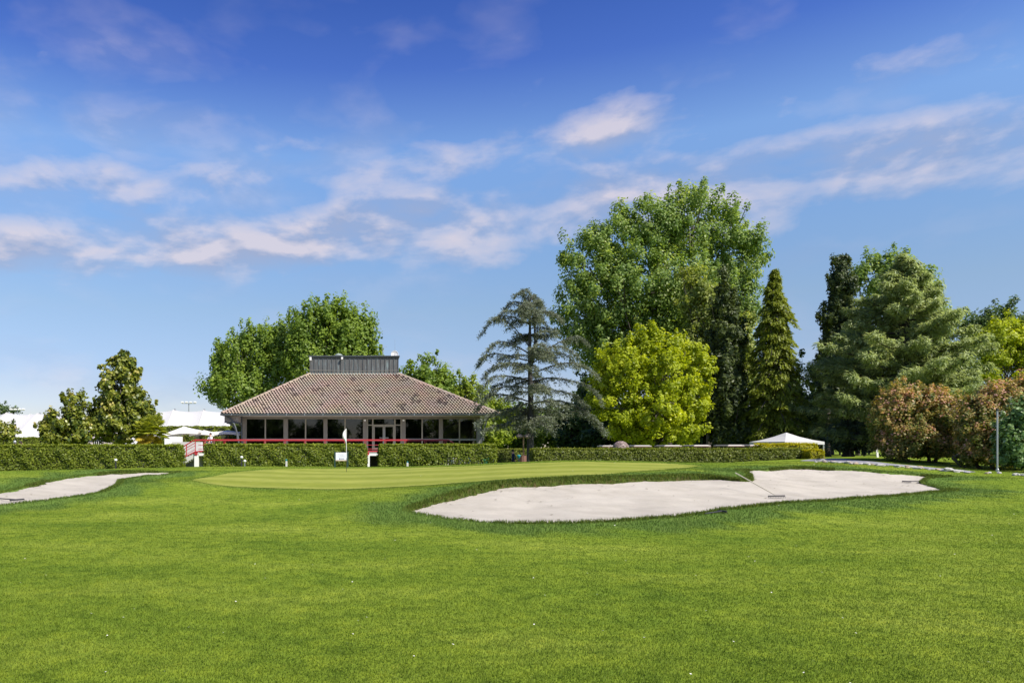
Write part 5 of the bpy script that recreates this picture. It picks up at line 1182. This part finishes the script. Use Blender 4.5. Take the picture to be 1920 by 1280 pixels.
# ------------------------------------------------------------------ small things near the green
x, y, z = hit(649.5, 885); fl = empty('golf_flag', (x, y, z), 'flagstick with a limp white flag standing on the putting green', 'flag')
hs_ = (885-797)*y/FPX
MB().tube([(0, 0, -.05), (0, 0, .7)], .011, 8).build('lower_stick', M['black'], fl); MB().tube([(0, 0, .7), (-.01, 0, hs_*.93)], .013, 8).build('upper_stick', M['white'], fl)
fm = MB(); cols = 7; rows = 9; vs = []
for r in range(rows):
    for c in range(cols):
        u = c/(cols-1); v = r/(rows-1); w = .02+.17*math.sin(math.pi*min(v*1.1, 1))**.8*(1 if v < .75 else .75)
        vs.append((-.012-w*u, .05*math.sin(u*5+v*3)*u, hs_*.92-v*.62-.10*u*v))
fm.add(vs, [(r*cols+c, r*cols+c+1, (r+1)*cols+c+1, (r+1)*cols+c) for r in range(rows-1) for c in range(cols-1)])
fo = fm.build('flag_cloth', M['shirt'], fl, smooth=True); so_ = fo.modifiers.new('solid', 'SOLIDIFY'); so_.thickness = .006
hc = MB().lathe((0, 0, .016), [(.0, 0), (.056, 0), (.056, .004), (0, .004)], 14).build('hole_cup', M['black'], fl)
x, y, z = gbase(640, 43.5); sg = empty('notice_board', (x, y, z), 'small white notice board on two dark green posts before the hedge', 'sign')
SW = (655-631)*y/FPX/2; b0 = zt(862, y)-z; b1 = zt(848, y)-z
for s_ in (-1, 1): MB().box((s_*(SW)-.04, -.03, -.1), (s_*(SW)+.04, .03, b1+.06)).build('post', M['darkgreen'], sg)
MB().box((-SW+.045, -.02, b0), (SW-.045, .02, b1)).build('board', M['signface'], sg, bevel=.004)
MB().box((-SW+.042, -.025, b0-.05), (SW-.042, .025, b0-.003)).build('bottom_strip', M['beige'], sg)
bd_ = MB(); hgt = b1-b0
for r, (xa, xb) in enumerate(((-.5, .35), (-.2, .5), (-.55, .45))):
    zz = b0+hgt*(.72-.14*r); xx = xa
    while xx < xb:
        wl = rng.uniform(.05, .13); bd_.box((xx*SW, -.0235, zz), ((xx+wl)*SW, -.021, zz+.016)); xx += wl+.04
bd_.build('lettering', M['print'], sg)
MB().lathe((0, 0, 0), [(0, 0), (.001, 0)], 4)
em = MB(); em.tube([(-.09, -.0235, b0+hgt*.16), (-.09, -.021, b0+hgt*.16)], .038, 12).box((-.04, -.0235, b0+hgt*.12), (.17, -.021, b0+hgt*.2)); em.build('emblem', M['printdark'], sg)
def bollard(px, Y, py0, py1, label, mat='black', r=.045):
    x, y, z = gbase(px, Y); h = zt(py0, Y)-z; root = empty('garden_lamp', (x, y, z), label, 'lamp', 'low garden lamps along the hedges')
    MB().tube([(0, 0, -.05), (0, 0, h-.1)], r, 8).build('post', M[mat], root); MB().lathe((0, 0, h-.1), [(.03, 0), (.085, .02), (.095, .07), (.07, .13), (0, .15)], 12).build('globe', M['white'], root, smooth=True)
bollard(453, 45.3, 856, 873, 'black garden lamp with white globe at the left part of the middle hedge')
bollard(459, 45.8, 863, 873, 'short garden lamp just right of the taller one at the middle hedge', 'steel', .03)
bollard(217, 44.2, 861, 878, 'garden lamp in front of the long left hedge')
for px, py, lab in ((537, 858, 'white and teal tee marker leaning at the middle hedge'), (764, 863, 'small white post at the foot of the see-through hedge')):
    x, y, z = gbase(px, 45.8); root = empty('marker_post', (x, y, z), lab, 'post'); h = zt(py, 45.8)-z
    MB().box((-.06, -.04, -.05), (.06, .04, h*.62)).build('post', M['concrete'], root, bevel=.02); MB().box((-.045, -.03, h*.622), (.045, .03, h*.85)).build('cap', M['teal'], root, bevel=.02)
# grey pole and white stake at the right
x, y, z = hit(1870, 884.5, 25, 50); pole = empty('pole', (x, y, z), 'tall thin grey metal pole in front of the coppery shrubs', 'pole'); h = (885-768)*y/FPX
MB().tube([(0, 0, -.1), (0, 0, h)], .033, 10).build('shaft', M['steel'], pole); MB().lathe((0, 0, h), [(.05, -.06), (.05, .01), (.03, .03), (0, .035)], 10).build('cap', M['black'], pole); MB().lathe((0, 0, 0), [(.06, -.02), (.06, .12), (.043, .14)], 10).build('foot', M['steel'], pole)
x, y, z = hit(1645, 857, 30, 60); stk = empty('stake', (x, y, z), 'short white stake at the left foot of the coppery shrubs', 'stake'); h = 17*y/FPX
MB().box((-.07, -.03, -.05), (.05, .03, h), rot=Matrix.Rotation(R(-5), 3, 'Y')).build('board', M['white'], stk, bevel=.008); MB().box((-.075, -.032, h*.96), (.045, .032, h*1.02)).build('cap', M['concrete'], stk)
# rakes
def rake(head, tail, label, hw=.26, mat='rakewood'):
    hv, tv_ = Vector(head), Vector(tail); root = empty('bunker_rake', hv, label, 'rake', 'bunker rakes'); d = tv_-hv; s_ = d.cross(Vector((0, 0, 1))).normalized(); 
    MB().tube([Vector((0, 0, .06)), d*.5+Vector((0, 0, .03)), d], [.014, .016, .016], 8).build('handle', M[mat], root)
    MB().tube([s_*-hw+Vector((0, 0, .06)), s_*hw+Vector((0, 0, .06))], .022, 6).build('head', M['black'], root)
    for i in range(11):
        t = -hw+2*hw*i/10; MB().tube([s_*t+Vector((0, 0, .06)), s_*t+Vector((0, 0, .0))-d.normalized()*.03], [.009, .004], 5).build('tine', M['black'], root)
def on_sand(k, px, py):
    Y = np.linspace(12, 45, 3000); X = (px-CX)*Y/FPX; d, s_ = bunker_fields(k, X, Y); q = HY+(EYE-s_)*FPX/Y; ok = d < 0; i = np.flatnonzero(ok)[np.argmin(np.abs(q[ok]-py))]; return (float(X[i]), float(Y[i]), float(s_[i]))
h_ = on_sand('right', 1456, 933); Yt = h_[1]+1.5; tl_ = W(1379, 886, Yt)
print('rake', h_, tl_, gz(tl_.x, Yt))
rake(h_, tl_, 'rake with pale handle leaning from the sand of the large bunker onto its lip', .30)
h_ = on_sand('left', 32, 940); rake(h_, (h_[0]-1.55, h_[1]+.55, h_[2]+.10), 'dark rake lying in the left bunker at the picture edge', .26, 'black')
h_ = hit(1354, 963.5, 10, 40); rake((h_[0]+.05, h_[1]+.1, h_[2]), (h_[0]-.45, h_[1]-.12, gz(h_[0]-.45, h_[1]-.12)+.02), 'dark rake lying in the grass on the front lip of the large bunker', .12, 'black')
h_ = on_sand('right', 1700, 905); rake(h_, (h_[0]+.9, h_[1]+.5, h_[2]+.06), 'short dark rake lying at the right end of the large bunker', .15, 'black')
# stones edging the gravel path
smesh = []
for v in range(6):
    bm = bmesh.new(); bmesh.ops.create_icosphere(bm, subdivisions=2, radius=1.0)
    o3 = rng.normal(0, 1, 3)
    for q in bm.verts:
        c = q.co; f = 1+.22*math.sin(c.x*2.7+o3[0])*math.sin(c.y*3.1+o3[1])+.15*math.sin(c.z*4.3+o3[2]+c.x*2); q.co = Vector((c.x*f*1.25, c.y*f*.9, max(c.z*f*.7, -.35)))
    me = bpy.data.meshes.new('stone'); bm.to_mesh(me); bm.free(); me.materials.append(M[['stone', 'stone', 'stone2', 'stone', 'stone3', 'stone2'][v]]); smesh.append(me)
LS = [(1524,864.5),(1560,866.5),(1600,869.5),(1640,871.8),(1690,875.5),(1730,879),(1770,882.8),(1830,886.5),(1880,889),(1918,891)]
ts = np.sort(np.r_[rng.uniform(0, 5, 46), rng.uniform(5, 9, 20)])
for i, t in enumerate(ts):
    k = min(int(t), 8); fr = t-k; px = LS[k][0]*(1-fr)+LS[k+1][0]*fr; py = LS[k][1]*(1-fr)+LS[k+1][1]*fr + rng.normal(0, .7)
    x, y, z = hit(px, py, 24, 60); v = rng.choice(6, p=[.28, .22, .14, .2, .06, .10]); o = bpy.data.objects.new('edge_stone', smesh[v]); COL.objects.link(o)
    sz = rng.uniform(.05, .13)*(1.0 if t < 5 else .75); o.location = (x, y, z+sz*.25); o.scale = (sz*rng.uniform(.9, 1.5), sz, sz*rng.uniform(.8, 1.2)); o.rotation_euler = (0, 0, rng.uniform(0, 6.28))
    tag(o, 'small rough %s stone in the row edging the gravel path' % ('pale', 'pale', 'brownish', 'pale', 'dark grey', 'brownish')[v], 'stone', 'stones edging the gravel path')
x, y, z = hit(1779, 883.5, 24, 60); o = bpy.data.objects.new('edge_stone', smesh[0]); COL.objects.link(o); o.location = (x, y, z+.06); o.scale = (.2, .15, .17); tag(o, 'largest white stone of the row, below the coppery shrubs', 'stone')
# lamp post, bin and ball washer left of the cedar
p = W(981.5, HY, 51); lp = empty('lamp_post', (p.x, 51, gz(p.x, 51)), 'brown double-headed lamp post just left of the cedar trunk', 'lamp post'); h = zt(816, 51)-lp.location.z
MB().tube([(0, 0, -.1), (0, 0, h)], [.06, .045], 8).build('post', M['lampbrown'], lp)
for s_ in (-1, 1):
    MB().tube([(0, 0, h-.05), (s_*.2, 0, h+.02)], .03, 6).build('arm', M['lampbrown'], lp); MB().lathe((s_*.26, 0, h-.12), [(.24, 0), (.25, .03), (.2, .14), (.09, .22), (0, .24)], 14).lathe((s_*.26, 0, h-.16), [(0, -.06), (.1, -.04), (.16, .03), (.0, .04)], 12).build('hood', M['lampshade'], lp, smooth=True)
p = W(980, HY, 49.5); bn = empty('litter_bin', (p.x, 49.5, gz(p.x, 49.5)), 'brown slatted litter bin at the foot of the lamp post', 'litter bin'); hb = zt(853.5, 49.5)-bn.location.z
MB().lathe((0, 0, 0), [(0, .02), (.2, .02), (.21, hb-.06), (0, hb-.06)], 12).build('liner', M['black'], bn)
for i in range(14):
    a = 2*math.pi*i/14; c = Vector((math.cos(a)*.235, math.sin(a)*.235, 0)); MB().box((c.x-.045, c.y-.012, .04), (c.x+.045, c.y+.012, hb-.03), rot=Matrix.Rotation(a+math.pi/2, 3, 'Z'), piv=(c.x, c.y, 0)).build('slat', M['brownwood'], bn)
MB().lathe((0, 0, hb-.028), [(.19, 0), (.26, 0), (.26, .03), (.19, .03)], 16).build('rim', M['brownwood'], bn)
p = W(972.7, HY, 49); bw_ = empty('ball_washer', (p.x, 49, gz(p.x, 49)), 'small teal ball washer on a post beside the litter bin', 'ball washer'); hb = zt(852.5, 49)-bw_.location.z
MB().tube([(0, 0, -.05), (0, 0, hb-.2)], .03, 8).build('post', M['darkgreen'], bw_); MB().lathe((0, 0, hb-.22), [(.05, 0), (.11, .12), (.13, .2), (.1, .22), (0, .23)], 12).build('bowl', M['teal'], bw_, smooth=True)
p = W(910.5, HY, 49.5); gb = empty('green_bin', (p.x, 49.5, gz(p.x, 49.5)), 'small green bin at the right foot of the see-through hedge', 'litter bin'); MB().box((-.2, -.2, 0), (.2, .2, .62)).build('body', plain('green_plastic', (.02, .16, .08), .5), gb, bevel=.03); MB().box((-.22, -.22, .623), (.22, .22, .68)).build('lid', M['darkgreen'], gb, bevel=.02)

# ------------------------------------------------------------------ people and golf bags
def person(loc, rz, label, top, legs, hairc='hair', seated=False, stride=.18, cap=None, arms=(.0, .0), scale=1.0):
    root = empty('person', loc, label, 'person', rz=rz); root.scale = (scale,)*3
    V = []; Rr = []; Ed = []; kind = []
    def add(p, r, k, par=None):
        V.append(p); Rr.append(r); kind.append(k)
        if par is not None: Ed.append((par, len(V)-1))
        return len(V)-1
    hz = .5 if seated else .93; T_ = hz
    pel = add((0, 0, T_), .13, 1); sp1 = add((0, 0, T_+.2), .125, 2, pel); ch = add((0, -.01, T_+.42), .15, 2, sp1); nk = add((0, 0, T_+.56), .06, 0, ch); hd = add((0, .015, T_+.66), .085, 0, nk); ht = add((0, .01, T_+.78), .07, 0, hd)
    for s_, ar in ((-1, arms[0]), (1, arms[1])):
        sh_ = add((s_*.18, 0, T_+.47), .065, 2, ch); el2 = add((s_*.23, .05+ar*.12, T_+.2), .045, 2, sh_); wr = add((s_*.21, .12+ar*.3, T_+.0+ar*.22), .03, 0, el2); pa = add((s_*.205, .16+ar*.34, T_-.06+ar*.25), .032, 0, wr)
        for f in range(4): a1 = add((s_*(.185+.018*f), .19+ar*.37, T_-.11+ar*.25), .011, 0, pa); add((s_*(.185+.016*f), .215+ar*.39, T_-.145+ar*.25-.008*(f in (1, 2))), .008, 0, a1)
        add((s_*.165, .20+ar*.35, T_-.08+ar*.25), .012, 0, pa)
        hp = add((s_*.09, 0, T_-.06), .10, 1, pel)
        if seated: kn = add((s_*.11, .42, .5), .07, 1, hp); an = add((s_*.11, .44, .1), .045, 1, kn)
        else: kn = add((s_*.09, s_*stride*.5+.03, .5), .068, 1, hp); an = add((s_*.09, s_*stride-.02, .09), .045, 1, kn)
        add((s_*.1, V[an][1]+.16, .035), .04, 3, an)
    me = bpy.data.meshes.new('body'); me.from_pydata(V, Ed, []); o = bpy.data.objects.new('body', me); COL.objects.link(o)
    sk = o.modifiers.new('skin', 'SKIN'); sk.use_smooth_shade = True
    for i, d in enumerate(me.skin_vertices[0].data): d.radius = (Rr[i], Rr[i]*(.72 if kind[i] == 2 else 1)); d.use_root = (i == 0)
    ss = o.modifiers.new('sub', 'SUBSURF'); ss.levels = 1; ss.render_levels = 1
    dg = bpy.context.evaluated_depsgraph_get(); dg.update(); nm = bpy.data.meshes.new_from_object(o.evaluated_get(dg)); bpy.data.objects.remove(o)
    nm.materials.clear()
    for m in (M['skin'], legs, top, M['black']): nm.materials.append(m)
    VA = np.array(V); kd = np.array(kind)
    for f in nm.polygons: f.material_index = int(kd[np.argmin(((VA-np.array(f.center))**2).sum(1))]); f.use_smooth = True
    bo = bpy.data.objects.new('body', nm); COL.objects.link(bo); bo.parent = root
    hm = MB(); hm.lathe((0, 0, 0), [(.098, -.02), (.104, .04), (.098, .09), (.07, .135), (0, .155)], 14); hm.v = [(v[0]*.92, v[1]-.022, v[2]+T_+.69) for v in hm.v]; hm.build('hair', M[hairc], root, smooth=True)
    fc = MB(); fc.box((-.012, .095, T_+.665), (.012, .12, T_+.70)); fc.build('nose', M['skin'], root)
    if cap: cm = MB(); cm.lathe((0, -.01, T_+.75), [(.108, 0), (.104, .05), (.07, .09), (0, .1)], 14).box((-.07, .07, T_+.745), (.07, .2, T_+.76)); cm.build('cap', M[cap], root, smooth=False)
    return root
p = W(962, HY, 53.5); person((p.x, 53.5, zt(842.5, 53.5)-1.74), R(-80), 'person in a dark navy jacket walking left of the lamp post', M['navy'], M['charcoal'], stride=.24, arms=(.2, .5))
p = W(390, HY, 62); person((p.x+.2, 62, tz(841)), R(150), 'person in a white shirt seated on the terrace behind the red rail', M['shirt'], M['navy'], seated=True, arms=(.6, .6))
ch_ = empty('terrace_chair', (p.x+.2, 62, tz(841)), 'chair under the seated person on the terrace', 'chair', rz=R(150)); MB().box((-.24, -.22, .40), (.24, .26, .45)).build('seat', M['brownwood'], ch_); MB().box((-.24, -.26, .45), (.24, -.22, .9)).build('backrest', M['brownwood'], ch_)
for sx_, sy_ in ((-1, -1), (1, -1), (1, 1), (-1, 1)): MB().box((sx_*.22-.02, sy_*.2-.02, 0), (sx_*.22+.02, sy_*.2+.02, .40)).build('leg', M['brownwood'], ch_)
p = W(894, HY, 48.6); person((p.x, 48.6, zt(838, 48.6)-1.78), R(95), 'person with a white cap half hidden behind the see-through hedge', M['charcoal'], M['navy'], cap='shirt', arms=(.3, .6))
p = W(927, HY, 49.2); person((p.x, 49.2, zt(845.5, 49.2)-1.78), R(70), 'person in white whose shoulder shows at the right end of the see-through hedge', M['shirt'], M['khaki'], cap='navy')
p = W(28, HY, 48); person((p.x, 48, zt(826, 48)-1.74), R(20), 'person whose grey head just shows over the left hedge', M['pink'], M['navy'], hairc='steel')
p = W(39, HY, 48.4); person((p.x, 48.4, zt(827, 48.4)-1.74), R(-30), 'dark-haired person beside the grey head over the left hedge', M['shirt'], M['navy'])
def bag(px, Y, label, c1, c2, rz=0):
    x, y, z = gbase(px, Y); root = empty('golf_bag', (x, y, z), label, 'golf bag', 'golf bags behind the see-through hedge', rz)
    tl = Vector((.18, 0, 1)).normalized(); MB().tube([tl*.05, tl*.45, tl*.9], [.14, .135, .15], 10).build('body', M[c1], root, bevel=.01); MB().box((-.16, -.19, .2), (.12, -.1, .55)).build('pocket', M[c2], root, bevel=.03)
    MB().tube([tl*.86, tl*.93], [.165, .165], 12).build('collar', M['black'], root)
    for i in range(6):
        a = i*1.05; b = tl*.9+Vector((.07*math.cos(a), .07*math.sin(a), 0)); e = b+tl*rng.uniform(.18, .3); MB().tube([b, e], .008, 5).box(e-Vector((.03, .02, .02)), e+Vector((.05, .02, .04))).build('club', M['steel'], root)
    MB().tube([(.1, 0, .5), (.35, .18, 0)], .012, 5).tube([(.1, 0, .5), (.35, -.18, 0)], .012, 5).build('stand', M['black'], root)
for px, Y, c1, c2, lab in ((836, 48.8, 'shirt', 'charcoal', 'white golf bag with black pocket behind the thin hedge'), (852, 49.2, 'khaki', 'shirt', 'tan golf bag behind the thin hedge'), (866, 48.7, 'blue', 'shirt', 'blue and white golf bag behind the thin hedge'), (880, 49, 'pink', 'blue', 'red golf bag with blue pocket behind the thin hedge'), (899, 48.4, 'shirt', 'khaki', 'white golf bag at the right end of the row of bags')):
    bag(px, Y, lab, c1, c2, rng.uniform(-1, 1))
# overhead power line crossing behind the trees
o = MB().tube([W(-400, 792, 150) , W(150, 748, 150), W(380, 690, 150), W(720, 640, 150), W(1100, 640, 150), W(1400, 655, 150)], .035, 4).build('power_line', M['cable']) if False else None
